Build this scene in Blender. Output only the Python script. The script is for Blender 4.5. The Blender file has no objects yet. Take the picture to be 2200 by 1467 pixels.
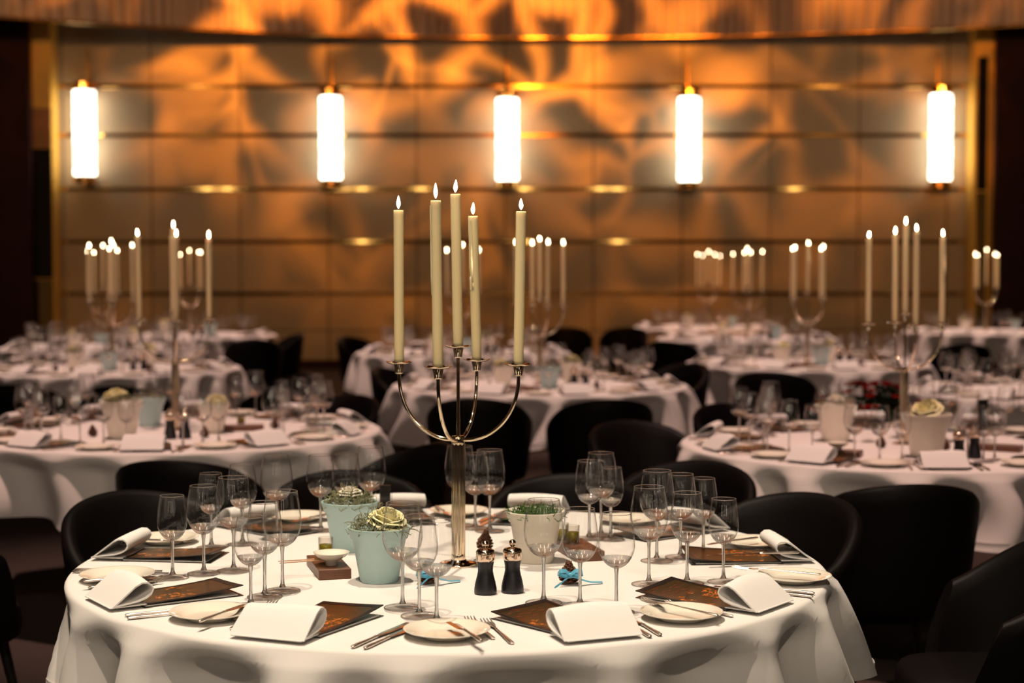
import bpy, math, random
from mathutils import Vector, Matrix, Euler
R_ = math.radians
PI = math.pi
rnd = random.Random(7)
D = bpy.data
SC = bpy.context.scene
COL = SC.collection

# ------------------------------------------------------------------ camera
F, CX, CY = 3440.0, 1100.0, 733.5
CAM_Z, PITCH = 1.466, math.atan((733.5 - 573) / 3440.0)
cam = D.cameras.new('camera'); cam_o = D.objects.new('camera', cam); COL.objects.link(cam_o)
cam.sensor_width = 36.0; cam.lens = F * 36.0 / 2200.0
cam_o.location = (0, 0, CAM_Z); cam_o.rotation_euler = (PI / 2 - PITCH, 0, 0)
cam.clip_start = .05; cam.clip_end = 80
cam.dof.use_dof = True; cam.dof.focus_distance = 3.5; cam.dof.aperture_fstop = (cam.lens / 1000) / .0200
cam.dof.aperture_blades = 0
SC.camera = cam_o
# ------------------------------------------------------------------ world, exposure
w = D.worlds.new('hall_ambient'); SC.world = w; w.use_nodes = True
w.node_tree.nodes['Background'].inputs[0].default_value = (1.0, .62, .42, 1)
w.node_tree.nodes['Background'].inputs[1].default_value = .035
SC.view_settings.view_transform = 'Standard'; SC.view_settings.look = 'None'
SC.view_settings.gamma = 1; SC.view_settings.exposure = 0; SC.view_settings.use_curve_mapping = False
cy = SC.cycles
cy.use_denoising = True; cy.max_bounces = 12; cy.transparent_max_bounces = 40
cy.transmission_bounces = 10; cy.glossy_bounces = 6; cy.diffuse_bounces = 3
cy.caustics_refractive = False; cy.caustics_reflective = False
cy.sample_clamp_indirect = 4.0; cy.blur_glossy = .6

def spot(name, loc, target, power, color, angle=50, blend=.7, size=.08):
    l = D.lights.new(name, 'SPOT'); l.energy = power; l.color = color
    l.spot_size = R_(angle); l.spot_blend = blend; l.shadow_soft_size = size
    o = D.objects.new(name, l); COL.objects.link(o); o.location = loc
    d = Vector(target) - Vector(loc)
    o.rotation_euler = d.to_track_quat('-Z', 'Y').to_euler()
    return o

T = .75                                    # cloth top height
def ray(px, py):
    x, y = (px - CX) / F, -(py - CY) / F
    f = Vector((0, math.cos(PITCH), -math.sin(PITCH))); u = Vector((0, math.sin(PITCH), math.cos(PITCH)))
    return f + Vector((x, 0, 0)) + u * y
CAM = Vector((0, 0, CAM_Z))
def at(px, py, z=T):
    d = ray(px, py); return CAM + d * ((z - CAM_Z) / d.z)
def on_y(px, py, Y):
    d = ray(px, py); return CAM + d * (Y / d.y)
def proj(p):
    q = Vector(p) - CAM
    f = Vector((0, math.cos(PITCH), -math.sin(PITCH))); u = Vector((0, math.sin(PITCH), math.cos(PITCH)))
    k = q.dot(f); return CX + F * q.x / k, CY - F * q.dot(u) / k, k

# table layout: name -> (x, y) of the centre on the floor
WALL_Y = 23.0
FRONT = at(968, 1210.5)
def tab(px, dist): return Vector(((px - CX) / F * dist, dist, 0))
TABLES = {
 'front': Vector((FRONT.x, FRONT.y, 0)),
 'midleft': tab(375, 7.0), 'midright': tab(1945, 6.45), 'centre': tab(1160, 9.7),
 'sideright': tab(2290, 9.2), 'farleft': tab(240, 11.3), 'farright': tab(1735, 11.9),
 'farcentre': tab(995, 13.4), 'backleft': tab(408, 16.8), 'cornerleft': tab(222, 14.3),
 'backright': tab(1605, 16.0), 'backmid': tab(1522, 19.0), 'cornerright': tab(2118, 17.8)}
# ------------------------------------------------------------------ lights of the hall, with added fill
WARM = (1.0, .81, .61); PINK = (1.0, .63, .51)
fc = TABLES['front']
spot('ceiling_spot', (fc.x - .30, fc.y + .1, 6.4), (fc.x, fc.y, T), 1000, WARM, 40, .9, .06)
spot('ceiling_spot', (fc.x - .9, fc.y - 1.7, 6.4), (fc.x, fc.y - .1, T), 760, WARM, 40, .9, .07)
spot('front_fill', (fc.x + .6, -2.6, 5.4), (fc.x, fc.y, 1.05), 540, WARM, 26, .9, .10)  # unseen fill lamp added to light candles, napkins and pots from the front
for sx in (-1, 1): spot('front_fill', (.6 * sx, -2.6, 5.4), (1.9 * sx, 8.0, 1.1), 230, PINK, 26, 1, .12)  # weaker pair of the added fill, aimed at the tables behind
for k, (n, c) in enumerate(TABLES.items()):
    if n != 'front':
        spot('ceiling_spot', (c.x - .4, c.y - .9, 6.4), (c.x, c.y, T), 1230, PINK, 36, .9, .10)
gobo = spot('gobo_projector', (0.2, 9.6, 5.0), (0.0, WALL_Y, 3.7), 36000, (1.0, .30, .03), 70, .8, .04)
def gobo_nodes(l):
    l.use_nodes = True; nt = l.node_tree; N = nt.nodes; L = nt.links
    em = N['Emission']
    tc = N.new('ShaderNodeTexCoord'); sp = N.new('ShaderNodeSeparateXYZ'); L.new(tc.outputs['Normal'], sp.inputs[0])
    dx = N.new('ShaderNodeMath'); dx.operation = 'DIVIDE'; L.new(sp.outputs[0], dx.inputs[0]); L.new(sp.outputs[2], dx.inputs[1])
    dy = N.new('ShaderNodeMath'); dy.operation = 'DIVIDE'; L.new(sp.outputs[1], dy.inputs[0]); L.new(sp.outputs[2], dy.inputs[1])
    cb = N.new('ShaderNodeCombineXYZ'); L.new(dx.outputs[0], cb.inputs[0]); L.new(dy.outputs[0], cb.inputs[1])
    nz = N.new('ShaderNodeTexNoise'); nz.inputs['Scale'].default_value = 9; nz.inputs['Detail'].default_value = 1; L.new(cb.outputs[0], nz.inputs['Vector'])
    vm = N.new('ShaderNodeVectorMath'); vm.operation = 'SCALE'; vm.inputs['Scale'].default_value = .10; L.new(nz.outputs['Color'], vm.inputs[0])
    ad = N.new('ShaderNodeVectorMath'); ad.operation = 'ADD'; L.new(cb.outputs[0], ad.inputs[0]); L.new(vm.outputs[0], ad.inputs[1])
    def mth(op, a, c):
        x = N.new('ShaderNodeMath'); x.operation = op
        for k, v in enumerate((a, c)):
            if isinstance(v, (int, float)): x.inputs[k].default_value = v
            else: L.new(v, x.inputs[k])
        return x.outputs[0]
    def mrange(src, a, c, lo, hi):
        r = N.new('ShaderNodeMapRange'); r.interpolation_type = 'SMOOTHSTEP'; L.new(src, r.inputs['Value'])
        for nm, v in (('From Min', a), ('From Max', c), ('To Min', lo), ('To Max', hi)): r.inputs[nm].default_value = v
        return r.outputs[0]
    def noise(sc, det=1):
        n = N.new('ShaderNodeTexNoise'); n.inputs['Scale'].default_value = sc; n.inputs['Detail'].default_value = det; L.new(cb.outputs[0], n.inputs['Vector']); return n.outputs['Fac']
    def layer(scale, w, soft, seed):
        of = N.new('ShaderNodeVectorMath'); of.operation = 'ADD'; of.inputs[1].default_value = (seed, seed * .7, 0); L.new(ad.outputs[0], of.inputs[0])
        v = N.new('ShaderNodeTexVoronoi'); v.feature = 'DISTANCE_TO_EDGE'; v.voronoi_dimensions = '2D'; v.inputs['Scale'].default_value = scale; L.new(of.outputs[0], v.inputs['Vector'])
        return mrange(mth('ADD', v.outputs['Distance'], mth('MULTIPLY', mth('SUBTRACT', noise(scale * .55 + seed), .5), w)), -.02, soft, 1, 0)
    a_ = layer(12.5, .75, .33, .3); b_ = layer(9.0, .7, .13, 1.7)
    pat = mth('ADD', mth('MULTIPLY', a_, .75), mth('MULTIPLY', b_, .55))
    # the projector's own fall-off: hottest high on the wall at its middle
    rr = mth('SQRT', mth('ADD', mth('POWER', dx.outputs[0], 2.0), mth('POWER', mth('MULTIPLY', mth('ADD', dy.outputs[0], .09), 1.9), 2.0)), 0)
    env = mth('MULTIPLY', mrange(rr, .05, .62, 1.0, .18), mrange(dy.outputs[0], -.10, .19, 1.0, .28))
    out = mth('MULTIPLY', mth('MULTIPLY', pat, env), mrange(noise(5.0, 1), .34, .60, .15, 1.0))
    L.new(mth('ADD', out, .012), em.inputs['Strength'])
gobo_nodes(gobo.data)
# unseen fill lamps added to brighten and warm the back wall and pilasters
spot('wall_fill', (-6.2, 14.0, 4.65), (-4.8, WALL_Y, 3.2), 430, (1.0, .57, .25), 95, 1, .12)
spot('wall_fill', (6.2, 14.0, 4.65), (4.8, WALL_Y, 3.2), 430, (1.0, .57, .25), 95, 1, .12)

# ------------------------------------------------------------------ helpers: materials
def new_mat(name):
    m = D.materials.new(name); m.use_nodes = True; return m, m.node_tree, m.node_tree.nodes['Principled BSDF']
def mat(name, col, rough=.5, metal=0.0, var=.08, scale=40, bump=0.0, bscale=None, coat=0.0, sheen=0.0, sss=0.0, detail=3, stretch=None, spec=None):
    m, nt, b = new_mat(name); N, L = nt.nodes, nt.links
    tc = N.new('ShaderNodeTexCoord'); src = tc.outputs['Object']
    if stretch:
        mp = N.new('ShaderNodeMapping'); mp.inputs['Scale'].default_value = stretch; L.new(src, mp.inputs[0]); src = mp.outputs[0]
    nz = N.new('ShaderNodeTexNoise'); nz.inputs['Scale'].default_value = scale; nz.inputs['Detail'].default_value = detail; L.new(src, nz.inputs['Vector'])
    mx = N.new('ShaderNodeMix'); mx.data_type = 'RGBA'
    mx.inputs[6].default_value = (*[c * (1 - var) for c in col], 1); mx.inputs[7].default_value = (*[min(1, c * (1 + var)) for c in col], 1)
    L.new(nz.outputs['Fac'], mx.inputs[0]); L.new(mx.outputs[2], b.inputs['Base Color'])
    b.inputs['Roughness'].default_value = rough; b.inputs['Metallic'].default_value = metal
    b.inputs['Coat Weight'].default_value = coat; b.inputs['Sheen Weight'].default_value = sheen
    if spec is not None: b.inputs['Specular IOR Level'].default_value = spec
    if sss: b.inputs['Subsurface Weight'].default_value = sss; b.inputs['Subsurface Radius'].default_value = (.02, .012, .006); b.inputs['Subsurface Scale'].default_value = .5
    if bump:
        n2 = N.new('ShaderNodeTexNoise'); n2.inputs['Scale'].default_value = bscale or scale * 4; L.new(src, n2.inputs['Vector'])
        bp = N.new('ShaderNodeBump'); bp.inputs['Strength'].default_value = bump; bp.inputs['Distance'].default_value = .002
        L.new(n2.outputs['Fac'], bp.inputs['Height']); L.new(bp.outputs[0], b.inputs['Normal'])
    return m
def emit(name, col, strength, sampled=True, var=0, scale=10):
    m = D.materials.new(name); m.use_nodes = True; nt = m.node_tree; nt.nodes.clear()
    o = nt.nodes.new('ShaderNodeOutputMaterial'); e = nt.nodes.new('ShaderNodeEmission')
    e.inputs[0].default_value = (*col, 1); e.inputs[1].default_value = strength
    if var:
        tc = nt.nodes.new('ShaderNodeTexCoord'); v = nt.nodes.new('ShaderNodeTexVoronoi'); v.inputs['Scale'].default_value = scale
        nt.links.new(tc.outputs['Object'], v.inputs['Vector'])
        r = nt.nodes.new('ShaderNodeMapRange'); r.inputs['From Max'].default_value = .7
        r.inputs['To Min'].default_value = strength * (1 + var); r.inputs['To Max'].default_value = strength * (1 - var)
        nt.links.new(v.outputs['Distance'], r.inputs[0]); nt.links.new(r.outputs[0], e.inputs[1])
    nt.links.new(e.outputs[0], o.inputs[0])
    if not sampled: m.cycles.emission_sampling = 'NONE'
    return m
def thin_glass(name, tint=(1, 1, 1), edge=(.62, .58, .55), lo=.045, hi=.9, pw=2.2):
    """a wall of clear glass too thin to bend light: passes it, mirrors by Fresnel, darker where seen edge-on"""
    m = D.materials.new(name); m.use_nodes = True; nt = m.node_tree; nt.nodes.clear(); N, L = nt.nodes, nt.links
    o = N.new('ShaderNodeOutputMaterial'); mix = N.new('ShaderNodeMixShader'); tr = N.new('ShaderNodeBsdfTransparent'); gl = N.new('ShaderNodeBsdfGlossy')
    gl.inputs['Roughness'].default_value = .0
    lw = N.new('ShaderNodeLayerWeight'); lw.inputs[0].default_value = .5
    pwn = N.new('ShaderNodeMath'); pwn.operation = 'POWER'; pwn.inputs[1].default_value = pw; L.new(lw.outputs['Facing'], pwn.inputs[0])
    cm = N.new('ShaderNodeMix'); cm.data_type = 'RGBA'; cm.inputs[6].default_value = (*tint, 1); cm.inputs[7].default_value = (*edge, 1)
    L.new(pwn.outputs[0], cm.inputs[0]); L.new(cm.outputs[2], tr.inputs[0])
    # Fresnel without the total reflection that a back face would give
    mx = N.new('ShaderNodeMath'); mx.operation = 'POWER'; mx.inputs[1].default_value = 5.0; L.new(lw.outputs['Facing'], mx.inputs[0])
    mr = N.new('ShaderNodeMapRange'); mr.inputs['To Min'].default_value = lo; mr.inputs['To Max'].default_value = hi; L.new(mx.outputs[0], mr.inputs[0])
    L.new(mr.outputs[0], mix.inputs[0]); L.new(tr.outputs[0], mix.inputs[1]); L.new(gl.outputs[0], mix.inputs[2]); L.new(mix.outputs[0], o.inputs[0])
    return m
def solid_glass(name, col=(1, 1, 1), ior=1.5):
    m = D.materials.new(name); m.use_nodes = True; nt = m.node_tree; nt.nodes.clear()
    o = nt.nodes.new('ShaderNodeOutputMaterial'); g = nt.nodes.new('ShaderNodeBsdfGlass'); g.inputs[0].default_value = (*col, 1)
    g.inputs['IOR'].default_value = ior; g.inputs['Roughness'].default_value = 0; nt.links.new(g.outputs[0], o.inputs[0]); return m

M = {}
M['linen'] = mat('linen', (.83, .80, .775), .85, var=.02, scale=6, bump=.15, bscale=900, sheen=.1, spec=.2)
M['napkin'] = mat('napkin_linen', (.84, .82, .80), .9, var=.02, scale=20, bump=.25, bscale=1500, spec=.15)
M['china'] = mat('white_china', (.86, .81, .70), .12, var=.02, coat=.4)
M['silver'] = mat('polished_silver', (.95, .84, .75), .30, 1, var=.03)
M['blade'] = mat('steel_blade', (.80, .77, .74), .20, 1, var=.03)
M['candela'] = mat('silver_plate', (.95, .77, .56), .09, 1, var=.04)
M['copper'] = mat('rose_metal', (.93, .72, .56), .14, 1, var=.04)
M['wax'] = mat('candle_wax', (.98, .78, .44), .65, var=.04, scale=12, sss=.35, bump=.05, bscale=60)
M['wick'] = mat('burnt_wick', (.02, .015, .01), .9)
M['leather'] = mat('black_leather', (.0045, .003, .003), .52, var=.25, scale=30, bump=.1, bscale=350, spec=.15)
M['chairleg'] = mat('dark_metal_leg', (.02, .016, .014), .35, .4)
M['carpet'] = mat('dark_carpet', (.050, .033, .026), .95, var=.4, scale=90, bump=.4, bscale=400)
M['tablewood'] = mat('table_board', (.20, .12, .07), .6)
M['panel'] = mat('wall_felt_panel', (.40, .31, .20), .62, var=.10, scale=3, bump=.2, bscale=300, detail=6)
M['backing'] = mat('wall_backing', (.05, .035, .025), .8)
M['brass'] = mat('polished_brass', (.62, .36, .10), .16, 1, var=.12, scale=6)
M['brassmirror'] = mat('mirror_brass', (.72, .47, .13), .05, 1, var=.06, scale=1.2, bump=.25, bscale=3)
M['maroon'] = mat('maroon_pillar', (.022, .0035, .003), .7, var=.2, scale=5, spec=.2)
M['drape'] = mat('pleated_drape', (.55, .42, .34), .85, var=.08, scale=8, sheen=.1)
M['potblue'] = mat('pale_blue_glaze', (.43, .60, .60), .42, var=.03)
M['potwhite'] = mat('cream_glaze', (.84, .78, .66), .42, var=.03)
M['mossgrey'] = mat('dry_moss', (.22, .22, .12), .9, var=.4, scale=60)
M['mossgreen'] = mat('green_moss', (.06, .14, .025), .95, var=.5, scale=90, bump=1, bscale=200)
M['soil'] = mat('pot_soil', (.05, .045, .025), .95)
M['rose'] = mat('cream_petal', (.90, .84, .46), .55, var=.05, sss=.2)
M['rosewhite'] = mat('white_petal', (.90, .84, .68), .55, var=.05, sss=.2)
M['red'] = mat('red_petal', (.60, .02, .02), .8, var=.3, spec=.1)
M['leaf'] = mat('dark_leaf', (.015, .04, .012), .6, var=.4)
M['walnut'] = mat('walnut_block', (.12, .043, .018), .42, var=.4, scale=10, stretch=(3, 22, 22), bump=.1)
M['mill'] = mat('black_mill', (.006, .006, .009), .38)
M['cone'] = mat('pinecone_scale', (.13, .055, .028), .75, var=.5, scale=120)
M['ribbon'] = mat('blue_ribbon', (.10, .42, .62), .4, var=.08, sheen=.2)
M['oil'] = mat('olive_oil', (.42, .38, .012), .1, var=.1, scale=25)
M['oil'].node_tree.nodes['Principled BSDF'].inputs['Transmission Weight'].default_value = .55
M['tape'] = mat('black_olive_paste', (.012, .012, .014), .6)
M['stick'] = mat('wooden_pick', (.50, .28, .15), .5)
M['page'] = mat('menu_page', (.72, .70, .66), .35, var=.03)
M['card'] = mat('black_card', (.012, .010, .010), .3, var=.1)
M['glass'] = thin_glass('thin_glass', (1, 1, 1), (.72, .70, .68), pw=6, lo=.032)
M['glassfoot'] = thin_glass('foot_glass', (.99, .985, .98), (.86, .83, .80), pw=3, lo=.04, hi=.7)
M['stem'] = None
M['glassfar'] = thin_glass('blurred_glass', (1, 1, 1), (.85, .83, .8), pw=4, lo=.07)
def half_glass(name, k):
    m = thin_glass(name, (1, 1, 1), (.86, .84, .82), pw=3, lo=.08); nt = m.node_tree; o = [n for n in nt.nodes if n.type == 'OUTPUT_MATERIAL'][0]
    old = o.inputs[0].links[0].from_socket; g = nt.nodes.new('ShaderNodeBsdfGlass'); g.inputs['IOR'].default_value = 1.5
    x = nt.nodes.new('ShaderNodeMixShader'); x.inputs[0].default_value = k; nt.links.new(old, x.inputs[1]); nt.links.new(g.outputs[0], x.inputs[2]); nt.links.new(x.outputs[0], o.inputs[0]); return m
M['glasslow'] = half_glass('thick_glass', .5); M['stem'] = half_glass('stem_glass', .85)
M['tumbler'] = thin_glass('tumbler_glass', (.97, .96, .94), (.5, .47, .43))
M['acrylic'] = thin_glass('clear_acrylic', (.93, .93, .93), (.6, .6, .6))
M['flame'] = emit('candle_flame', (1.0, .80, .50), 34, False)
M['flame_near'] = emit('near_candle_flame', (1.0, .80, .50), 34, True)
M['sconce'] = emit('lit_glass', (1.0, .90, .72), 7, True, .5, 9)
def ember_mat():
    m, nt, b = new_mat('menu_print'); N, L = nt.nodes, nt.links
    tc = N.new('ShaderNodeTexCoord')
    def mr(src, a, c, lo=0, hi=1):
        r = N.new('ShaderNodeMapRange'); r.interpolation_type = 'SMOOTHSTEP'
        r.inputs['From Min'].default_value = a; r.inputs['From Max'].default_value = c
        r.inputs['To Min'].default_value = lo; r.inputs['To Max'].default_value = hi; L.new(src, r.inputs[0]); return r.outputs[0]
    def mul(a, c):
        x = N.new('ShaderNodeMath'); x.operation = 'MULTIPLY'; L.new(a, x.inputs[0]); L.new(c, x.inputs[1]); return x.outputs[0]
    sp = N.new('ShaderNodeSeparateXYZ'); L.new(tc.outputs['Object'], sp.inputs[0])
    n1 = N.new('ShaderNodeTexNoise'); n1.inputs['Scale'].default_value = 42; n1.inputs['Detail'].default_value = 6; L.new(tc.outputs['Object'], n1.inputs['Vector'])
    n2 = N.new('ShaderNodeTexNoise'); n2.inputs['Scale'].default_value = 130; n2.inputs['Detail'].default_value = 4; L.new(tc.outputs['Object'], n2.inputs['Vector'])
    em = mul(mr(n1.outputs['Fac'], .49, .66), mr(n2.outputs['Fac'], .44, .60))
    lower = mr(sp.outputs[1], .045, -.01)             # glowing embers printed in the lower half of the page
    em = mul(em, lower)
    mp = N.new('ShaderNodeMapping'); mp.inputs['Scale'].default_value = (25, 330, 1); L.new(tc.outputs['Object'], mp.inputs[0])
    n3 = N.new('ShaderNodeTexNoise'); n3.inputs['Scale'].default_value = 1; n3.inputs['Detail'].default_value = 2; L.new(mp.outputs[0], n3.inputs['Vector'])
    mx = N.new('ShaderNodeMix'); mx.data_type = 'RGBA'; mx.inputs[6].default_value = (.040, .026, .010, 1); mx.inputs[7].default_value = (.75, .20, .03, 1)
    L.new(em, mx.inputs[0])
    streak = mul(mr(n3.outputs['Fac'], .58, .68), mr(sp.outputs[1], .0, .05))
    m2 = N.new('ShaderNodeMix'); m2.data_type = 'RGBA'; L.new(mx.outputs[2], m2.inputs[6]); m2.inputs[7].default_value = (.24, .035, .015, 1); L.new(streak, m2.inputs[0])
    L.new(m2.outputs[2], b.inputs['Base Color']); b.inputs['Roughness'].default_value = .25
    return m
M['ember'] = ember_mat()

# ------------------------------------------------------------------ helpers: meshes
class MB:
    def __init__(s): s.v = []; s.f = []; s.sm = []; s.mi = []
    def add(s, vs, fs, smooth=True, mi=0, mtx=None):
        b = len(s.v); s.v += [tuple(mtx @ Vector(p)) if mtx else tuple(p) for p in vs]
        s.f += [tuple(i + b for i in f) for f in fs]; s.sm += [smooth] * len(fs); s.mi += [mi] * len(fs); return s
    def grid(s, rows, closed_u=False, smooth=True, mi=0, mtx=None):
        n = len(rows[0]); vs = [p for r in rows for p in r]; fs = []
        for i in range(len(rows) - 1):
            for j in range(n if closed_u else n - 1):
                k = (j + 1) % n; fs.append((i * n + j, i * n + k, (i + 1) * n + k, (i + 1) * n + j))
        return s.add(vs, fs, smooth, mi, mtx)
    def lathe(s, prof, seg=24, smooth=True, mi=0, mtx=None, mod=None, caps=False):
        rows = []
        for r, z in prof:
            row = []
            for j in range(seg):
                a = 2 * PI * j / seg; q = r * (mod(a, z) if mod else 1); row.append((q * math.cos(a), q * math.sin(a), z))
            rows.append(row)
        s.grid(rows, True, smooth, mi, mtx)
        if caps:
            s.add(rows[0], [tuple(reversed(range(seg)))], False, mi, mtx); s.add(rows[-1], [tuple(range(seg))], False, mi, mtx)
        return s
    def tube(s, pts, rad, seg=8, smooth=True, mi=0, mtx=None, flat=None):
        pts = [Vector(p) for p in pts]; rows = []; up = Vector((0, 0, 1)); prev = None
        for i, p in enumerate(pts):
            t = (pts[min(i + 1, len(pts) - 1)] - pts[max(i - 1, 0)]).normalized()
            if prev is None:
                a = up if abs(t.z) < .9 else Vector((1, 0, 0)); n = t.cross(a).normalized()
            else: n = (prev - t * prev.dot(t)).normalized()
            prev = n; b = t.cross(n); r = rad[i] if isinstance(rad, (list, tuple)) else rad
            rows.append([tuple(p + (n * math.cos(2 * PI * j / seg) + b * math.sin(2 * PI * j / seg) * (flat or 1)) * r) for j in range(seg)])
        s.grid(rows, True, smooth, mi, mtx)
        s.add(rows[0], [tuple(range(seg))], False, mi, mtx); s.add(rows[-1], [tuple(reversed(range(seg)))], False, mi, mtx)
        return s
    def box(s, lo, hi, mi=0, mtx=None, bev=0):
        x0, y0, z0 = lo; x1, y1, z1 = hi
        if bev:
            b = bev; out = []
            for z, e in ((z0, b), (z0 + b, 0), (z1 - b, 0), (z1, b)):
                out.append([(x0 + e, y0 + b + 0, z), (x0 + b, y0 + e, z), (x1 - b, y0 + e, z), (x1 - e, y0 + b, z),
                            (x1 - e, y1 - b, z), (x1 - b, y1 - e, z), (x0 + b, y1 - e, z), (x0 + e, y1 - b, z)])
            s.grid(out, True, False, mi, mtx); s.add(out[0], [tuple(reversed(range(8)))], False, mi, mtx); s.add(out[-1], [tuple(range(8))], False, mi, mtx)
            return s
        v = [(x0, y0, z0), (x1, y0, z0), (x1, y1, z0), (x0, y1, z0), (x0, y0, z1), (x1, y0, z1), (x1, y1, z1), (x0, y1, z1)]
        return s.add(v, [(3, 2, 1, 0), (4, 5, 6, 7), (0, 1, 5, 4), (1, 2, 6, 5), (2, 3, 7, 6), (3, 0, 4, 7)], False, mi, mtx)
    def mesh(s, name, *mats):
        m = D.meshes.new(name); m.from_pydata(s.v, [], s.f); m.update()
        for x in mats: m.materials.append(x)
        m.polygons.foreach_set('use_smooth', s.sm); m.polygons.foreach_set('material_index', s.mi); return m

def link(name, mesh, parent=None, loc=(0, 0, 0), rot=(0, 0, 0), scale=(1, 1, 1)):
    o = D.objects.new(name, mesh); COL.objects.link(o); o.location = loc; o.rotation_euler = rot; o.scale = scale
    if parent: o.parent = parent
    return o
SEEN = {}
def tag(o, label, cat, group=None, kind=None):
    if label: o['label'] = label; SEEN[label] = SEEN.get(label, 0) + 1
    if cat: o['category'] = cat
    if group: o['group'] = group
    if kind: o['kind'] = kind
    return o
def thing(name, parts, label, cat, loc, rot=(0, 0, 0), group=None, scale=(1, 1, 1)):
    """parts: [(part name, mesh, loc, rot, [sub-parts])]; a single bare mesh makes the thing itself a mesh"""
    if not isinstance(parts, list): o = link(name, parts, None, loc, rot, scale)
    else:
        o = link(name, None, None, loc, rot, scale)
        for p in parts:
            q = link(p[0], p[1], o, p[2] if len(p) > 2 else (0, 0, 0), p[3] if len(p) > 3 else (0, 0, 0))
            for sp in (p[4] if len(p) > 4 else []): link(sp[0], sp[1], q, sp[2] if len(sp) > 2 else (0, 0, 0), sp[3] if len(sp) > 3 else (0, 0, 0))
    return tag(o, label, cat, group)
def structure(name, mesh, loc=(0, 0, 0), rot=(0, 0, 0)):
    o = link(name, mesh, None, loc, rot); o['kind'] = 'structure'; return o

# ================================================================== THE HALL
mb = MB().box((-11, -9, -.05), (11, WALL_Y + .3, 0)); structure('floor', mb.mesh('floor', M['carpet']))
mb = MB().box((-11, -9, 7.0), (11, WALL_Y + .3, 7.1)); structure('ceiling', mb.mesh('ceiling', M['maroon']))
wl = on_y(112, 500, WALL_Y).x; wr = on_y(2092, 500, WALL_Y).x
wall = structure('wall_back', MB().box((-8, WALL_Y + .03, 0), (8, WALL_Y + .2, 7)).mesh('wall_back', M['backing']))
cols = [on_y(x, 300, WALL_Y).x for x in (-55, 135, 325, 515, 705, 895, 1085, 1275, 1465, 1655, 1845, 2035, 2225)]
rows_y = (0, 75, 186, 291, 406, 519, 631)
rows = [7.0] + [on_y(1100, y, WALL_Y).z for y in rows_y[1:]] + [1.15, .55, .12]
rows[1] = on_y(1100, 72, WALL_Y).z
cache = {}
for r in range(len(rows) - 1):
    h = rows[r] - rows[r + 1] - .012
    for c in range(len(cols) - 1):
        wdt = cols[c + 1] - cols[c] - .014
        key = (round(h, 3), round(wdt, 3))
        if key not in cache:
            cache[key] = MB().box((-wdt / 2, -.02, -h / 2), (wdt / 2, .028, h / 2), bev=.006).mesh('panel', M['panel'])
        link('panel', cache[key], wall, ((cols[c] + cols[c + 1]) / 2, WALL_Y + rnd.uniform(-.003, .003), (rows[r] + rows[r + 1]) / 2))
M['strip'] = mat('brass_inlay', (.62, .36, .10), .06, 1, var=.15, scale=6)
strip = MB().box((cols[0], -.035, -.027), (cols[-1], .0, .027), bev=.006).mesh('brass_strip', M['strip'])
for z in rows[2:7]: link('brass_strip', strip, wall, (0, WALL_Y, z))
mb = MB().box((-8, WALL_Y - .05, 0), (8, WALL_Y + .02, .12)); structure('baseboard_back', mb.mesh('baseboard', M['maroon']))
# dark side pillars and brass pilasters, their reflections painted in bands
PX = 22.42
pl = on_y(66, 400, PX).x; pr = on_y(2137, 400, PX).x
structure('wall_left', MB().box((-11, PX, 0), (pl, PX + .08, 7), bev=.01).mesh('wall_left', M['maroon']))
structure('wall_right', MB().box((pr, PX, 0), (11, PX + .08, 7), bev=.01).mesh('wall_right', M['maroon']))
M['amber_refl'] = mat('amber_reflection', (.80, .44, .06), .35, var=.06, scale=3, coat=.3)  # the brass's amber reflection, painted as the pilaster's base colour
M['umber_refl'] = mat('umber_reflection', (.30, .12, .03), .35, var=.1, scale=3)  # browner stretch of that reflection, painted
M['black_refl'] = mat('black_reflection', (.012, .010, .008), .06, var=.1)  # dark stretch of that reflection, painted
def pilaster(name, x0, x1, bands):
    Y = WALL_Y - .4
    o = structure(name, MB().box((x0, Y, 0), (x1, WALL_Y - .06, 7), bev=.02).mesh('pilaster', M['amber_refl']))
    for nm, e0, e1, y0, y1, m in bands:  # flat plates that copy the tones reflected in the brass
        z1, z0 = on_y(1100, y0, Y).z, on_y(1100, y1, Y).z
        link(nm, MB().box((x0 + e0, Y - .014, z0), (x1 - e1, Y + .002, z1), bev=.004).mesh(nm, M[m]), o)
pilaster('trim_1', pl - .3, on_y(114, 400, WALL_Y - .4).x, [('reflection_band', 0, .01, 232, 316, 'umber_refl'), ('reflection_band', 0, .01, 318, 598, 'black_refl'), ('reflection_band', 0, .01, 600, 780, 'brassmirror')])
pilaster('trim_2', on_y(2090, 400, WALL_Y - .4).x, pr + .3, [('reflection_band', .05, .36, 122, 409, 'black_refl'), ('reflection_band', .05, .36, 413, 780, 'brassmirror'), ('edge_strip', .235, .32, 150, 780, 'brassmirror')])

structure('wall_front', MB().box((-11, -9.2, 0), (11, -9, 7)).mesh('wall_front', M['maroon']))
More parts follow.
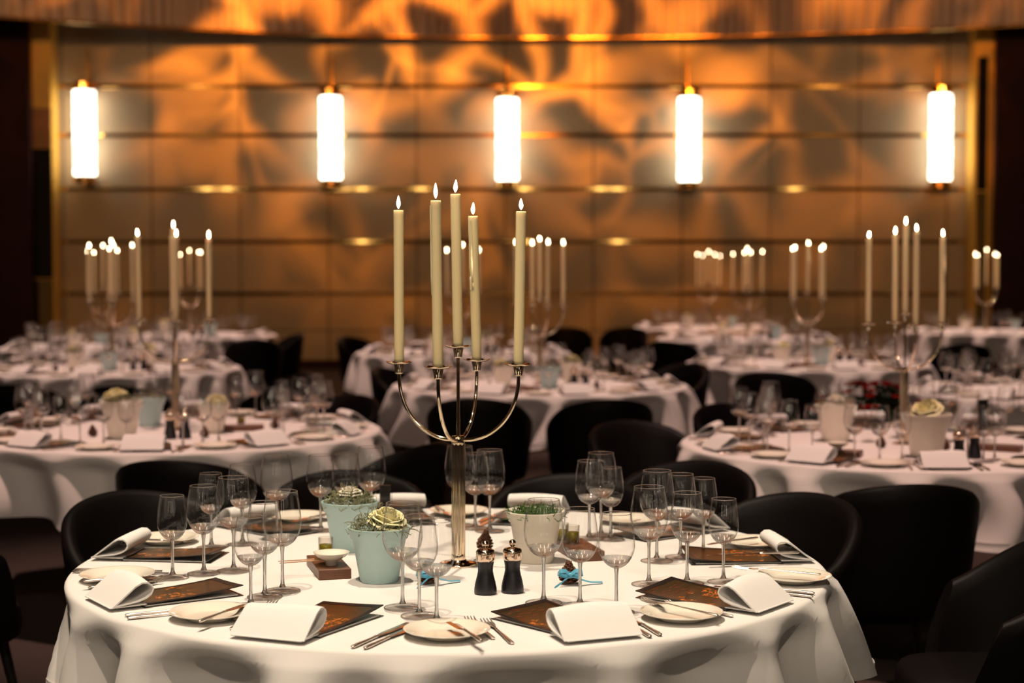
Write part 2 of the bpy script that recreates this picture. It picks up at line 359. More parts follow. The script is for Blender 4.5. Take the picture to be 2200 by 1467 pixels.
# pleated valance above the wall
def valance_pt(px, zb):      # follows the gentle bow of the rail
    k = (px - 1150) / 1100.0
    return 22.55 - 1.75 * k * k * (1.12 if k < 0 else .80)
vz = on_y(1150, 80, 22.55).z
mb = MB(); rows_v = []; n = 900
xs = [-7.6 + 15.2 * i / n for i in range(n + 1)]
def vy(x): return valance_pt(CX + x * F / 22.0, 0)
ph = 0; prof = []
for i, x in enumerate(xs):
    ph += 15.2 / n * 2 * PI / (.145 + .05 * math.sin(x * 3.1) + .03 * math.sin(x * 7.7))
    prof.append(.065 * math.sin(ph) + .012 * math.sin(ph * .37))
for z, k in ((vz, 1.0), (vz + .5, .9), (vz + 1.3, .8), (6.98, .7)):
    rows_v.append([(x, vy(x) + prof[i] * k, z) for i, x in enumerate(xs)])
mb.grid(rows_v); mb.grid([[(p[0], p[1] + .012, p[2]) for p in r] for r in reversed(rows_v)])
mb.grid([[(p[0], p[1] + .012, p[2]) for p in rows_v[0]], rows_v[0]])
rail = MB().tube([(x, vy(x) - .02, vz - .012) for x in xs[::15]], .022, 8).mesh('rail', M['brass'])
thing('valance', [('drape', mb.mesh('drape', M['drape'])), ('rail', rail)], 'long pleated valance curtain with brass bottom rail above the panelled back wall', 'curtain', (0, 0, 0))

# wall sconces
tubeP = [(.165, 0), (.172, .02), (.165, .05)]
def sconce_meshes(h):
    g = MB().lathe([(.0, 0.0), (.148, 0)] + [(.150 + .004 * (k % 2), h * k / 24) for k in range(1, 24)] + [(.148, h), (0, h)], 28, mod=lambda a, z: 1 + .02 * math.sin(14 * a))
    cap = MB().lathe([(0, 0), (.15, 0), (.162, .012), (.162, .10), (.15, .115), (0, .115)], 28, smooth=False)
    return g.mesh('glass_cylinder', M['sconce']), cap.mesh('cap', M['brass'])
SW = [(183, 195, 378, 'far left sconce, beside the left brass pilaster'), (711, 208, 386, 'second sconce from the left'), (1090, 212, 388, 'middle sconce of the five'),
      (1480, 210, 390, 'fourth sconce from the left'), (2020, 203, 388, 'far right sconce, beside the right brass pilaster')]
for px, y0, y1, d in SW:
    a = on_y(px, y0, WALL_Y - .24); b = on_y(px, y1, WALL_Y - .24); h = a.z - b.z
    g, cap = sconce_meshes(h)
    back = MB().box((-.05, .1, -.1), (.05, .235, h + .1), bev=.01).mesh('backplate', M['brass'])
    rod = MB().tube([(0, .19, h + .1), (0, .19, h + .62)], .012, 8).mesh('upper_rod', M['brass'])  # thin vertical brass line above the top cap
    thing('cylinder_light', [('glass_cylinder', g), ('top_cap', cap, (0, 0, h)), ('bottom_cap', cap, (0, 0, -.115)), ('backplate', back), ('upper_rod', rod)],
          'glowing glass cylinder wall light, ' + d, 'wall light', (b.x, WALL_Y - .24, b.z), group='wall lights on the panelled back wall')

# unseen lights added behind the viewer for streaks in glasses and brass glints
M['streak_light'] = emit('streak_light_glow', (1.0, .88, .68), 20, True, .3, 9)
g = MB().lathe([(0, 0), (.068, 0)] + [(.070, 2.9 * k / 16) for k in range(17)] + [(.068, 2.9), (0, 2.9)], 20).mesh('glass_cylinder', M['streak_light'])
cap = MB().lathe([(0, 0), (.07, 0), (.08, .012), (.08, .08), (.07, .09), (0, .09)], 20, smooth=False).mesh('cap', M['brass'])
back = MB().box((-.04, -.235, .2), (.04, -.05, 2.7), bev=.01).mesh('backplate', M['brass'])
gs = MB().lathe([(0, 0), (.068, 0)] + [(.070, 1.3 * k / 8) for k in range(9)] + [(.068, 1.3), (0, 1.3)], 20).mesh('glass_cylinder', M['streak_light'])
bs = MB().box((-.04, -.235, .2), (.04, -.05, 1.1), bev=.01).mesh('backplate', M['brass'])
for k, (x, tall) in enumerate(((-10.4, 0), (-9.7, 0), (-5.8, 0), (-5.1, 1), (-3.1, 0), (.4, 1), (3.0, 0), (3.6, 1), (9.6, 0))):
    h = 2.9 if tall else 1.3
    thing('cylinder_light', [('glass_cylinder', g if tall else gs), ('top_cap', cap, (0, 0, h)), ('bottom_cap', cap, (0, 0, -.09)), ('backplate', back if tall else bs)],
          f'slim added reflection light unseen behind the viewer, {("first", "second", "third", "fourth", "fifth", "sixth", "seventh", "eighth", "ninth")[k]} along', 'wall light', (x, -8.76, 1.85 if tall else 3.45), group='added reflection lights behind the viewer')
# ================================================================== MESH KITS
# --- wine glass
GK = {'small': (.0345, .190, .086, .0365), 'medium': (.0385, .206, .092, .038), 'large': (.0425, .221, .098, .039)}   # bowl radius, height, bowl bottom, foot radius
BOWL = [(0, .13), (.02, .30), (.06, .50), (.12, .68), (.20, .83), (.30, .95), (.40, 1.0), (.50, .995), (.62, .965), (.75, .915), (.88, .855), (1, .80)]
def bowl_prof(kind, off=0):
    r, h, b, f = GK[kind]; out = []
    for t, q in BOWL: out.append((max(.0005, r * q - off), b + (h - b) * t))
    return out
def glass_bowl(mb, kind, seg, mi, lowmi=1):
    o = bowl_prof(kind); r, h, b, f = GK[kind]
    i = [(.0004, b + .0095)] + [(rr - .001, z + (.0045 if z < b + .012 else .0015 if z < b + .02 else 0)) for rr, z in o[2:]]
    mb.lathe([(.0045, b - .001)] + o[:5], seg, mi=lowmi); mb.lathe(list(reversed(i[:4])), seg, mi=lowmi)
    mb.lathe(o[4:] + [(o[-1][0] - .0006, h + .0007)] + list(reversed(i[3:])), seg, mi=mi)
def bead(mb, R, z, r, seg, mi):
    mb.lathe([(R + r * math.cos(2 * PI * k / 6), z + r * math.sin(2 * PI * k / 6)) for k in range(7)], seg, mi=mi)
def glass_stem(mb, kind, seg, mi):
    r, h, b, f = GK[kind]
    mb.lathe([(.0052, b + .004), (.0050, b - .002), (.0037, b - .014), (.0034, b - .035), (.0036, .030), (.0046, .016), (.0075, .0088)], seg, mi=mi, caps=True)
def glass_foot(mb, kind, seg, mi):
    r, h, b, f = GK[kind]
    mb.lathe([(.0002, .0118), (.0070, .0092), (.012, .0062), (.020, .0042), (f * .8, .0028), (f, .0018), (f, .0006), (f * .97, .0), (.0002, .0)], seg, mi=mi)
GLASS = {}
for k in GK:
    a = MB(); glass_bowl(a, k, 40, 0); bead(a, GK[k][0] * .8 - .0004, GK[k][1] + .0004, .0008, 40, 1); b = MB(); glass_stem(b, k, 16, 0); c = MB(); glass_foot(c, k, 40, 0); bead(c, GK[k][3] - .0004, .0011, .0010, 40, 1)
    GLASS[k] = [('bowl', a.mesh('bowl', M['glass'], M['glasslow'])), ('stem', b.mesh('stem', M['stem'])), ('foot', c.mesh('foot', M['glassfoot'], M['glasslow']))]
    a = MB(); glass_bowl(a, k, 16, 0, 3); glass_stem(a, k, 8, 1); glass_foot(a, k, 16, 2)
    GLASS[k + '1'] = a.mesh('wine_glass', M['glassfar'], M['stem'], M['glassfoot'], M['glasslow'])
# --- napkin: a folded cloth curled into a drop-shaped loop, axis along x, tip at -y (table edge), round end at +y
def napkin_mesh(L=.160, s=.93, seed=0):
    q = random.Random(seed)
    sec = [(-.055, .002), (-.045, .010), (-.02, .030), (.004, .049), (.020, .0565), (.034, .056), (.044, .048), (.047, .037), (.041, .025), (.028, .016), (.008, .010), (-.018, .0065), (-.046, .0035)]
    sec = [(y * s, z * s) for y, z in sec]; th = .0034
    mb = MB(); nx = 13
    def off(i):
        a = Vector(sec[max(i - 1, 0)]); b = Vector(sec[min(i + 1, len(sec) - 1)]); t = (b - a).normalized(); return Vector((t.y, -t.x))
    rows_o, rows_i = [], []
    for i, (y, z) in enumerate(sec):
        o = off(i); ro, ri = [], []
        for j in range(nx):
            u = j / (nx - 1) * 2 - 1
            wob = .0025 * math.sin(3 * u + seed) * (z / .05) ; ex = 1 + .03 * (1 - z / .055) * abs(u)
            ro.append((u * L / 2 * ex, y + wob, z * (1 - .05 * u * u + .03 * math.sin(seed + 2 * u)) + 0)); p = Vector((y, z)) + o * th
            ri.append((u * L / 2 * ex, p.x + wob, max(.0008, p.y * (1 - .05 * u * u + .03 * math.sin(seed + 2 * u)))))
        rows_o.append(ro); rows_i.append(ri)
    mb.grid(rows_o); mb.grid(list(reversed(rows_i)))
    for e in (0, nx - 1):
        mb.grid([[r[e] for r in rows_o], [r[e] for r in rows_i]], smooth=False)
    mb.grid([rows_o[0], rows_i[0]], smooth=False); mb.grid([rows_i[-1], rows_o[-1]], smooth=False)
    # flat tail of the cloth under the loop
    mb.box((-L / 2 * .96, -.058 * s, 0), (L / 2 * .97, .03 * s, .0025), bev=.001)
    return mb.mesh('napkin', M['napkin'])
NAPKIN = [napkin_mesh(seed=k) for k in range(4)]
# --- menu: dark folded booklet; long axis y (+y towards the table centre); lower leaf, white pages, printed top leaf bowed up
def menu_parts(seed=0):
    q = random.Random(seed); W, H = .150, .225
    low = MB().box((-W / 2, -H / 2, 0), (W / 2, H / 2, .0014)).mesh('back_cover', M['card'])
    pg = MB().box((-W / 2 + .004, -H / 2 + .004, .0016), (W / 2 - .003, H / 2 - .012, .0042)).mesh('pages', M['page'])
    mb = MB(); n = 9; lift = .004 + .004 * q.random()
    def z(u, v): return .0056 + (lift * u ** 1.5 + .010 * v * v) * (.3 + .7 * v)
    top = [[(-W / 2 + W * i / (n - 1), -H / 2 + H * j / (n - 1), z(i / (n - 1), j / (n - 1))) for i in range(n)] for j in range(n)]
    bot = [[(p[0], p[1], p[2] - .0012) for p in r] for r in top]
    mb.grid(top, mi=0); mb.grid(list(reversed(bot)), mi=1)
    mb.grid([bot[0], top[0]], mi=1); mb.grid([top[-1], bot[-1]], mi=1)
    mb.grid([[r[0] for r in top], [r[0] for r in bot]], mi=1); mb.grid([[r[-1] for r in bot], [r[-1] for r in top]], mi=1)
    # narrow black margin round the print
    fr = MB()
    for (u0, u1, v0, v1) in ((0, 1, .0, .04), (0, 1, .93, 1), (0, .05, 0, 1), (.93, 1, 0, 1)):
        g = [[(-W / 2 + W * (u0 + (u1 - u0) * i / 8), -H / 2 + H * (v0 + (v1 - v0) * j / 8), z(u0 + (u1 - u0) * i / 8, v0 + (v1 - v0) * j / 8) + .0006) for i in range(9)] for j in range(9)]
        fr.grid(g)
    return [('back_cover', low), ('pages', pg), ('front_cover', mb.mesh('front_cover', M['ember'], M['card']), (0, 0, 0), (0, 0, 0), [('margin', fr.mesh('margin', M['card']))])]
MENU = [menu_parts(k) for k in range(3)]
m1 = MB().box((-.075, -.1125, 0), (.075, .1125, .006), mi=1, bev=.001); m1.box((-.068, -.10, .006), (.068, .104, .010), mi=0)
MENU_FAR = m1.mesh('menu', M['ember'], M['card'])
# --- plate
def plate_mesh(seg):
    return MB().lathe([(.0005, .0035), (.045, .0035), (.053, .005), (.062, .0115), (.082, .0160), (.0845, .0168), (.085, .0158), (.082, .0142), (.060, .0080), (.050, .0012), (.048, 0), (.0005, 0)], seg).mesh('plate', M['china'])
PLATE, PLATE_FAR = plate_mesh(56), plate_mesh(24)
# --- cutlery: along +y (tip), handle at -y, centred, lying at z=0
def handle(mb, y0, y1, w=.0052):
    L = y1 - y0
    mb.tube([(0, y0, .0035), (0, y0 + .004, .0036), (0, y0 + .02, .0038), (0, y0 + .5 * L, .0038), (0, y1 - .012, .0042), (0, y1 - .008, .0044), (0, y1 - .004, .0042), (0, y1, .0040)],
            [w * .45, w * .95, w, w * .82, w * .62, w * .85, w * .8, w * .5], 10, flat=.62)
def knife_parts(L=.225):
    h = MB(); handle(h, -L / 2, -L / 2 + .098)
    b = MB(); y0 = -L / 2 + .096; y1 = L / 2; n = 12; rows = []
    for i in range(n + 1):
        t = i / n; y = y0 + (y1 - y0) * t
        wl = -.0035 - .0065 * min(1, t * 5); wr = .0045 + .004 * math.sin(t * PI * .9)
        if t > .72: k = (t - .72) / .28; wr = wr * (1 - k) + wl * k * .9 + .0
        z = .0030 + .001 * (1 - t)
        rows.append([(wl, y, z - .0003), (0, y, z + .0007), (wr, y, z), (0, y, z - .0010)])
    b.grid(rows, True, False)
    return [('handle', h.mesh('handle', M['silver'])), ('blade', b.mesh('blade', M['blade']))]
def fork_parts(L=.200, one=False):
    h = MB(); n = L
    # slim handle that swells at the end
    h.tube([(0, -L / 2, .0028), (0, -L / 2 + .004, .003), (0, -L / 2 + .03, .0032), (0, 0.0, .0048), (0, .030, .0060), (0, .040, .0052)], [.0032, .0055, .0050, .0026, .0026, .0040], 8, flat=.45)
    t = MB(); pal = []
    for i in range(7):
        k = i / 6; y = .038 + .030 * k; wd = .0035 + .0078 * math.sin(k * PI / 2); z = .0052 - .0035 * math.sin(k * PI * .6)
        pal.append([(-wd, y, z + .0012), (0, y, z), (wd, y, z + .0012), (0, y, z - .0012)])
    t.grid(pal, True)
    for x in (-.0098, -.0033, .0033, .0098):
        t.tube([(x, .066, .0024), (x, .080, .0024), (x * 1.0, L / 2 - .006, .0050), (x * .98, L / 2, .0072)], [.0019, .0017, .0014, .0008], 6, flat=.8)
    return [('handle', h.mesh('handle', M['silver'])), ('tines', t.mesh('tines', M['silver']))]
KNIFE, DKNIFE, BKNIFE, FORK, DFORK = knife_parts(.230), knife_parts(.208), knife_parts(.175), fork_parts(.205), fork_parts(.185)
# --- candelabrum
def candelabrum_parts():
    P = []
    base = MB().lathe([(.0003, .013), (.018, .013), (.019, .010), (.030, .0075), (.043, .006), (.0455, .0045), (.046, .0025), (.0455, 0), (.0003, 0)], 48).mesh('base', M['candela'])
    fl = lambda a, z: 1 + .17 * abs(math.sin(5 * a)) - .10
    col = MB().lathe([(.0155, .010), (.0155, .292)], 120, mod=fl)
    col.lathe([(.0162, .008), (.0168, .012), (.0168, .024), (.0160, .027)], 36, mod=lambda a, z: 1)
    cm = col.mesh('fluted_column', M['candela'])
    collar = MB().lathe([(.0150, .290), (.0158, .292), (.0160, .300), (.0160, .309), (.0150, .3115), (.0003, .312)], 36).mesh('collar', M['candela'])
    stem = MB().tube([(0, 0, .309), (0, 0, .502)], .0042, 12).mesh('stem', M['candela'])
    cup = MB(); cup.lathe([(.0003, -.024), (.0090, -.024), (.0098, -.021), (.0090, -.0195), (.0122, 0), (.0122, .002)], 96, mod=lambda a, z: 1 + (.12 * abs(math.sin(7 * a)) - .05 if -.0196 < z < .001 else 0))
    pan = MB().lathe([(.0122, .0005), (.018, -.0005), (.025, .0008), (.0305, .0032), (.0312, .0042), (.0305, .0046), (.025, .0024), (.018, .0012), (.0105, .002), (.0003, .002)], 60, mod=lambda a, z: 1)
    # scalloped rim
    pan.v = [(x * (1 + .07 * math.cos(6 * math.atan2(y, x)) * max(0, (math.hypot(x, y) - .016) / .015)), y * (1 + .07 * math.cos(6 * math.atan2(y, x)) * max(0, (math.hypot(x, y) - .016) / .015)), z + .0014 * math.cos(6 * math.atan2(y, x)) * max(0, (math.hypot(x, y) - .02) / .011)) for x, y, z in pan.v]
    cupm, panm = cup.mesh('candle_cup', M['candela']), pan.mesh('drip_pan', M['candela'])
    pts = [(.013, 0, .302), (.016, 0, .302)] + [(.018 + .132 * math.sin(a), 0, .302 + .150 * (1 - math.cos(a))) for a in [PI / 2 * i / 16 for i in range(1, 17)]] + [(.150, 0, .461)]
    arm = MB().tube(pts, .0043, 10).mesh('arm', M['candela'])
    P += [('base', base), ('fluted_column', cm), ('collar', collar), ('stem', stem)]
    P += [('candle_cup', cupm, (0, 0, .523), (0, 0, 0), [('drip_pan', panm)])]
    for k in range(4):
        a = k * PI / 2
        P.append(('arm', arm, (0, 0, 0), (0, 0, a), [('candle_cup', cupm, (.150, 0, .482)), ('drip_pan', panm, (.150, 0, .482))]))
    return P
CANDELA = candelabrum_parts()
# --- candle
def candle_parts(L, seed, fm='flame'):
    q = random.Random(seed); r = .0122
    mb = MB().lathe([(.0003, 0), (r * .95, 0), (r * .97, .01), (r, .2 * L), (r, .6 * L), (r, L - .012), (r * 1.01, L - .003), (r * .93, L), (r * .6, L - .002), (.0003, L - .003)], 28)
    for k in range(q.choice((0, 1, 2))):       # a run of dripped wax
        a = q.uniform(-.6, .6); pts = []
        for i in range(10):
            z = L - .01 - i * .022 * q.uniform(.8, 1.1); pts.append((r * math.cos(a + .02 * math.sin(i)), r * math.sin(a + .02 * math.sin(i)), z))
        mb.tube(pts, [.0016 + .0009 * q.random() for _ in pts], 6)
    wick = MB().tube([(0, 0, L - .004), (.0005, 0, L + .004), (.002, 0, L + .009)], .0007, 6).mesh('wick', M['wick'])
    fh = q.uniform(.026, .036)
    fl = MB().lathe([(.0002, .002), (.0026, .006), (.0046, fh * .38), (.0044, fh * .52), (.0026, fh * .78), (.0010, fh * .94), (.0002, fh)], 12)
    fl.v = [(x + .0025 * (z / fh) ** 2 * math.sin(seed), y, z) for x, y, z in fl.v]
    return [('wax', mb.mesh('wax', M['wax'])), ('wick', wick, (0, 0, 0), (0, 0, 0), []), ('flame', fl.mesh('flame', M[fm]), (0, 0, L + .002))]
# --- chair (front faces +y)
def chair_parts():
    nu, sec = 33, []
    U = 104.0
    rows = []
    for i in range(nu):
        u = -U + 2 * U * i / (nu - 1); a = R_(u); k = abs(u)
        zt = .80 - .035 * min(1, k / 58) ** 2 - (.13 * ((k - 58) / (U - 58)) ** 1.25 if k > 58 else 0)
        def rp(rad_x, rad_y, z, th=0):
            a_ = a * (1.08 - .30 * max(0, (z - .42) / .38) ** 1.3); return ((rad_x + th) * math.sin(a_), -(rad_y + th) * math.cos(a_) * (1 if abs(a_) < PI / 2 else 1.35), z)
        zb = .36; mid = (zt + zb) / 2; t1 = .045
        def X(z): g = (z - .36) / .44; return .200 + .055 * g, .180 + .055 * g
        ring = []
        for z, th in ((zb, 0), (zb + .06, .0), (mid, 0), (zt - .06, 0), (zt - .016, .003), (zt - .003, .013), (zt, .022), (zt - .003, .032), (zt - .016, t1 - .003), (zt - .06, t1), (mid, t1), (zb + .06, t1), (zb + .01, t1 - .006), (zb, t1 - .016)):
            rx, ry = X(z); ring.append(rp(rx, ry, z, th))
        rows.append(ring)
    mb = MB().grid(rows, True); n = len(rows[0])
    mb.add(rows[0], [tuple(range(n))]); mb.add(rows[-1], [tuple(reversed(range(n)))])
    back = mb.mesh('backrest', M['leather'])
    def se(a, r): c, s = math.cos(a), math.sin(a); k = (abs(c) ** 3 + abs(s) ** 3) ** (-1 / 3); return (r * k * c, r * k * s + .02)
    mb = MB(); rows = []
    for r, z in ((.02, .345), (.185, .345), (.205, .36), (.212, .40), (.208, .44), (.195, .458), (.11, .468), (.02, .470)):
        rows.append([(*se(2 * PI * j / 32, r), z) for j in range(32)])
    mb.grid(rows, True); mb.add(rows[0], [tuple(reversed(range(32)))]); mb.add(rows[-1], [tuple(range(32))])
    seat = mb.mesh('seat', M['leather'])
    P = [('backrest', back), ('seat', seat)]
    for sx in (-1, 1):
        for sy in (-1, 1):
            P.append(('leg', MB().tube([(sx * .13, sy * .13 + .01, .36), (sx * .19, sy * .18 + .01, 0)], [.017, .010], 10).mesh('leg', M['chairleg'])))
    return P
CHAIR = chair_parts()
# --- pots with planting
POT = [(.0005, .0), (.0415, 0), (.0440, .003), (.0610, .098), (.0655, .100), (.0720, .1225), (.0725, .1245), (.0712, .1255), (.0695, .1240), (.060, .098), (.0420, .010), (.0005, .008)]
POTM = {c: MB().lathe(POT, 48).mesh('pot_body', M[c]) for c in ('potblue', 'potwhite')}
SOIL = MB().lathe([(.0005, .114), (.04, .112), (.062, .104), (.058, .09), (.0005, .09)], 24).mesh('soil', M['soil'])
def moss_mesh(seed, n=260, R=.066, z0=.112, dome=.030, m='mossgrey'):
    q = random.Random(seed); mb = MB()
    for k in range(n):
        r = R * math.sqrt(q.random()); a = q.uniform(0, 2 * PI); p = Vector((r * math.cos(a), r * math.sin(a), z0 + dome * (1 - (r / R) ** 2)))
        d = Vector((q.uniform(-1, 1), q.uniform(-1, 1), q.uniform(-.1, .9))).normalized(); pts = []; st = q.uniform(.004, .0075)
        ax = Vector((q.uniform(-1, 1), q.uniform(-1, 1), q.uniform(-1, 1))).normalized(); tw = q.uniform(.3, .75)
        for i in range(7):
            pts.append(tuple(p)); p = p + d * st; d.rotate(Matrix.Rotation(tw, 3, ax))
            if p.z < z0: d.z = abs(d.z)
        mb.tube(pts, [.0011, .0011, .001, .001, .0009, .0008, .0004], 4)
    return mb.mesh('moss', M[m])
MOSS = [moss_mesh(k) for k in range(3)]; MOSS_FAR = moss_mesh(9, 70)
GMOSS = moss_mesh(21, 420, .058, .106, .014, 'mossgreen')
def rose_parts(m, R=.034):
    q = random.Random(5); mb = MB()
    for ring, (n, rr, hh, lip) in enumerate(((3, .007, .036, 0), (4, .012, .037, .0005), (5, .018, .035, .002), (5, .024, .031, .005), (6, .029, .025, .008), (6, .032, .017, .010))):
        for k in range(n):
            a0 = 2 * PI * k / n + ring * .9 + q.uniform(-.12, .12); rows = []; hk = hh * q.uniform(.92, 1.06)
            for i in range(7):
                t = i / 6; row = []
                for j in range(9):
                    u = j / 8 * 2 - 1; wd = (PI / n) * 1.45 * (.45 + .55 * math.sin(PI * min(1, .15 + t * .75)))
                    a = a0 + u * wd; edge = 1 - .16 * u ** 4 * t
                    r = rr * (.40 + .62 * math.sin(PI * (.08 + .56 * t))) + lip * t ** 3 - .0012 * u
                    row.append((r * math.cos(a) * R / .034, r * math.sin(a) * R / .034, (hk * math.sin(PI / 2 * t) * edge - lip * .5 * t ** 5) * R / .034))
                rows.append(row)
            mb.grid(rows); mb.grid([[(x * .97, y * .97, z) for x, y, z in r] for r in reversed(rows)])
    return mb.mesh('rose_bloom', M[m])
ROSE, ROSEW = rose_parts('rose', .040), rose_parts('rosewhite', .027)
# --- pepper mill
MILLB = MB().lathe([(.0003, 0), (.0255, 0), (.0268, .003), (.0265, .014), (.0235, .030), (.0195, .046), (.0178, .056), (.0182, .066), (.0202, .078), (.0206, .080), (.0003, .080)], 36).mesh('body', M['mill'])
MILLC = MB().lathe([(.0003, .080), (.0208, .080), (.0222, .086), (.0226, .098), (.0222, .104), (.0195, .108), (.010, .1105), (.004, .1115), (.0035, .114)], 48, mod=lambda a, z: 1 + (.012 * math.cos(16 * a) if .085 < z < .105 else 0)).mesh('cap', M['copper'])
MILLK = MB().lathe([(.0003, .1125)] + [(.0088 * math.sin(a), .1215 - .0088 * math.cos(a)) for a in [PI * i / 10 for i in range(1, 10)]] + [(.0003, .1305)], 20).mesh('knob', M['copper'])
MILL = [('body', MILLB), ('cap', MILLC), ('knob', MILLK)]
# --- pinecone, stands along z
def cone_mesh(seed, H=.050, R=.021):
    mb = MB(); mb.lathe([(.0003, 0), (R * .5, .004), (R * .62, H * .35), (R * .4, H * .75), (.0003, H)], 10)
    k = 0
    for k in range(70):
        t = k / 70; z = .004 + (H - .006) * t; r = R * (.55 + .45 * math.sin(PI * min(1, t * .95 + .22))) * (1 - .55 * t * t)
        a = k * 2.39996; c, s = math.cos(a), math.sin(a); wd = .0055 * (1 - .45 * t)
        def P(rad, tang, zz): return (rad * c - tang * s, rad * s + tang * c, zz)
        v = [P(r * .4, -wd * .6, z - .002), P(r * .4, wd * .6, z - .002), P(r, wd, z + .003), P(r * 1.06, 0, z + .0045), P(r, -wd, z + .003), P(r * .92, 0, z + .007), P(r * .4, 0, z + .003)]
        mb.add(v, [(0, 1, 2, 3, 4), (0, 4, 5, 6), (6, 5, 2, 1), (4, 3, 5), (3, 2, 5)], False)
    return mb.mesh('pinecone', M['cone'])
CONE = cone_mesh(1)
def strip(mb, pts, w, wdir, th=.0006):
    wv = Vector(wdir).normalized() * w / 2; top = [[tuple(Vector(p) - wv), tuple(Vector(p) + wv)] for p in pts]
    bot = [[(x, y, z - th) for x, y, z in r] for r in top]
    mb.grid(top); mb.grid(list(reversed(bot)))
    mb.grid([[r[0] for r in bot], [r[0] for r in top]]); mb.grid([[r[1] for r in top], [r[1] for r in bot]])
def ribbon_mesh():
    mb = MB(); band = []
    mb.lathe([(.0215, .018), (.0225, .019), (.0225, .026), (.0215, .027)], 20)
    for sx in (-1, 1):
        strip(mb, [(0, -.023, .026), (sx * .010, -.028, .036), (sx * .022, -.029, .036), (sx * .024, -.027, .028), (sx * .012, -.026, .024), (0, -.024, .025)], .009, (0, .6, 1))
    strip(mb, [(0, -.024, .024), (-.012, -.030, .016), (-.024, -.034, .006), (-.034, -.040, .0012)], .009, (.6, .4, .9))
    strip(mb, [(0, -.024, .024), (.022, -.020, .014), (.042, -.012, .006), (.066, -.006, .004)], .010, (.1, 1, .1))
    mb.lathe([(.0003, -.005), (.004, -.003), (.005, 0), (.004, .003), (.0003, .005)], 8, mtx=Matrix.Translation((0, -.025, .026)))
    return mb.mesh('ribbon', M['ribbon'])
RIBBON = ribbon_mesh()
# --- tasting block: walnut block with oil tumbler, white bowl, picks
BLOCK = MB().box((-.0375, -.098, 0), (.0375, .098, .024), bev=.0015).mesh('wooden_block', M['walnut'])
DISH = MB().lathe([(.0003, .0), (.0145, 0), (.0148, .010), (.020, .0125), (.034, .0205), (.0415, .0295), (.0422, .0302), (.041, .0302), (.033, .0235), (.018, .0165), (.0003, .0150)], 40).mesh('dish', M['china'])
PASTE = MB().lathe([(.0003, .0150), (.009, .0155), (.007, .019), (.002, .0215), (.0003, .022)], 9, mod=lambda a, z: 1 + .25 * math.sin(3 * a + 1)).mesh('olive_paste', M['tape'])
TUMB = MB().lathe([(.0003, 0), (.0165, 0), (.0172, .002), (.0176, .046), (.0170, .0465), (.0163, .046), (.0160, .004), (.0003, .0035)], 32).mesh('tumbler', M['tumbler'])
OIL = MB().lathe([(.0003, .0042), (.0157, .0042), (.0160, .0285), (.0150, .0292), (.0003, .0288)], 28).mesh('olive_oil', M['oil'])
PICK = MB().tube([(-.055, 0, .0), (.055, 0, .001)], [.0012, .0018], 6).mesh('pick', M['stick'])

# ================================================================== TABLES AND CLOTHS
def cloth_mesh(seed, R=.9, M_=288, drop=.27, corner=.16, phase=.4):
    q = random.Random(seed); mb = MB(); nf = 17
    ang = [2 * PI * (k + q.uniform(-.22, .22)) / nf for k in range(nf)]; amp = [q.uniform(.65, 1.25) for _ in ang]; wid = [q.uniform(.085, .135) for _ in ang]
    def fold(a):
        s = 0
        for b, m, w_ in zip(ang, amp, wid):
            d = (a - b + PI) % (2 * PI) - PI; s += m * math.exp(-(d / w_) ** 2)
        return s
    rows = []
    for r in (.02, .3, .6, .80, R - .03, R - .016): rows.append([(r * math.cos(2 * PI * j / M_), r * math.sin(2 * PI * j / M_), 0) for j in range(M_)])
    rc = .014
    for k in range(1, 5):
        a_ = PI / 2 * k / 5; rows.append([((R - rc + rc * math.sin(a_)) * math.cos(2 * PI * j / M_), (R - rc + rc * math.sin(a_)) * math.sin(2 * PI * j / M_), -rc * (1 - math.cos(a_))) for j in range(M_)])
    nt = 20
    for i in range(1, nt + 1):
        t = i / nt; row = []
        for j in range(M_):
            a = 2 * PI * j / M_; c4 = max(0, math.cos(2 * (a - phase))) ** 3 + max(0, -math.cos(2 * (a - phase))) ** 3
            dr = drop + corner * c4; f = fold(a + .05 * math.sin(3 * t + seed)); g = t ** .62
            z0 = rc + (dr - rc) * t; st = min(1, max(0, (z0 - .022) / .06)); st = st * st * (3 - 2 * st); pk = max(0, 1 - f * 1.15)
            r = R + .003 * math.sin(t * 3) + min(z0 / .26, 1.2) ** .75 * .105 * min(f, 1.15) - .075 * pk * st - .02 * pk * t + .005 * math.sin(23 * a + seed) * t
            row.append((r * math.cos(a), r * math.sin(a), -rc - (dr - rc) * (t - .03 * g * f)))
        rows.append(row)
    mb.grid(list(reversed(rows)), True); mb.add(rows[0], [tuple(range(M_))])
    # turned hem gives the edge a thickness
    hem = rows[-1]; inn = [(x * .994, y * .994, z + .001) for x, y, z in hem]; inn2 = [(x * .994, y * .994, z + .03) for x, y, z in hem]
    mb.grid([hem, inn, inn2], True)
    return mb.mesh('tablecloth', M['linen'])
TTOP = MB().lathe([(.0005, -.026), (.86, -.026), (.882, -.020), (.882, -.006), (.875, -.003), (.0005, -.003)], 64).mesh('tabletop', M['tablewood'])
TLEG = MB().tube([(0, 0, T - .03), (0, 0, 0)], .02, 10).mesh('leg', M['chairleg'])
TNAME = {'front': 'nearest candelabra table', 'midleft': 'middle left table', 'midright': 'middle right table', 'centre': 'centre table',
         'sideright': 'table cut by right edge', 'farleft': 'far left table', 'farright': 'far right table', 'farcentre': 'far centre table',
         'backleft': 'back left table by wall', 'cornerleft': 'left corner table', 'backright': 'back right table', 'backmid': 'rearmost table', 'cornerright': 'right corner table'}
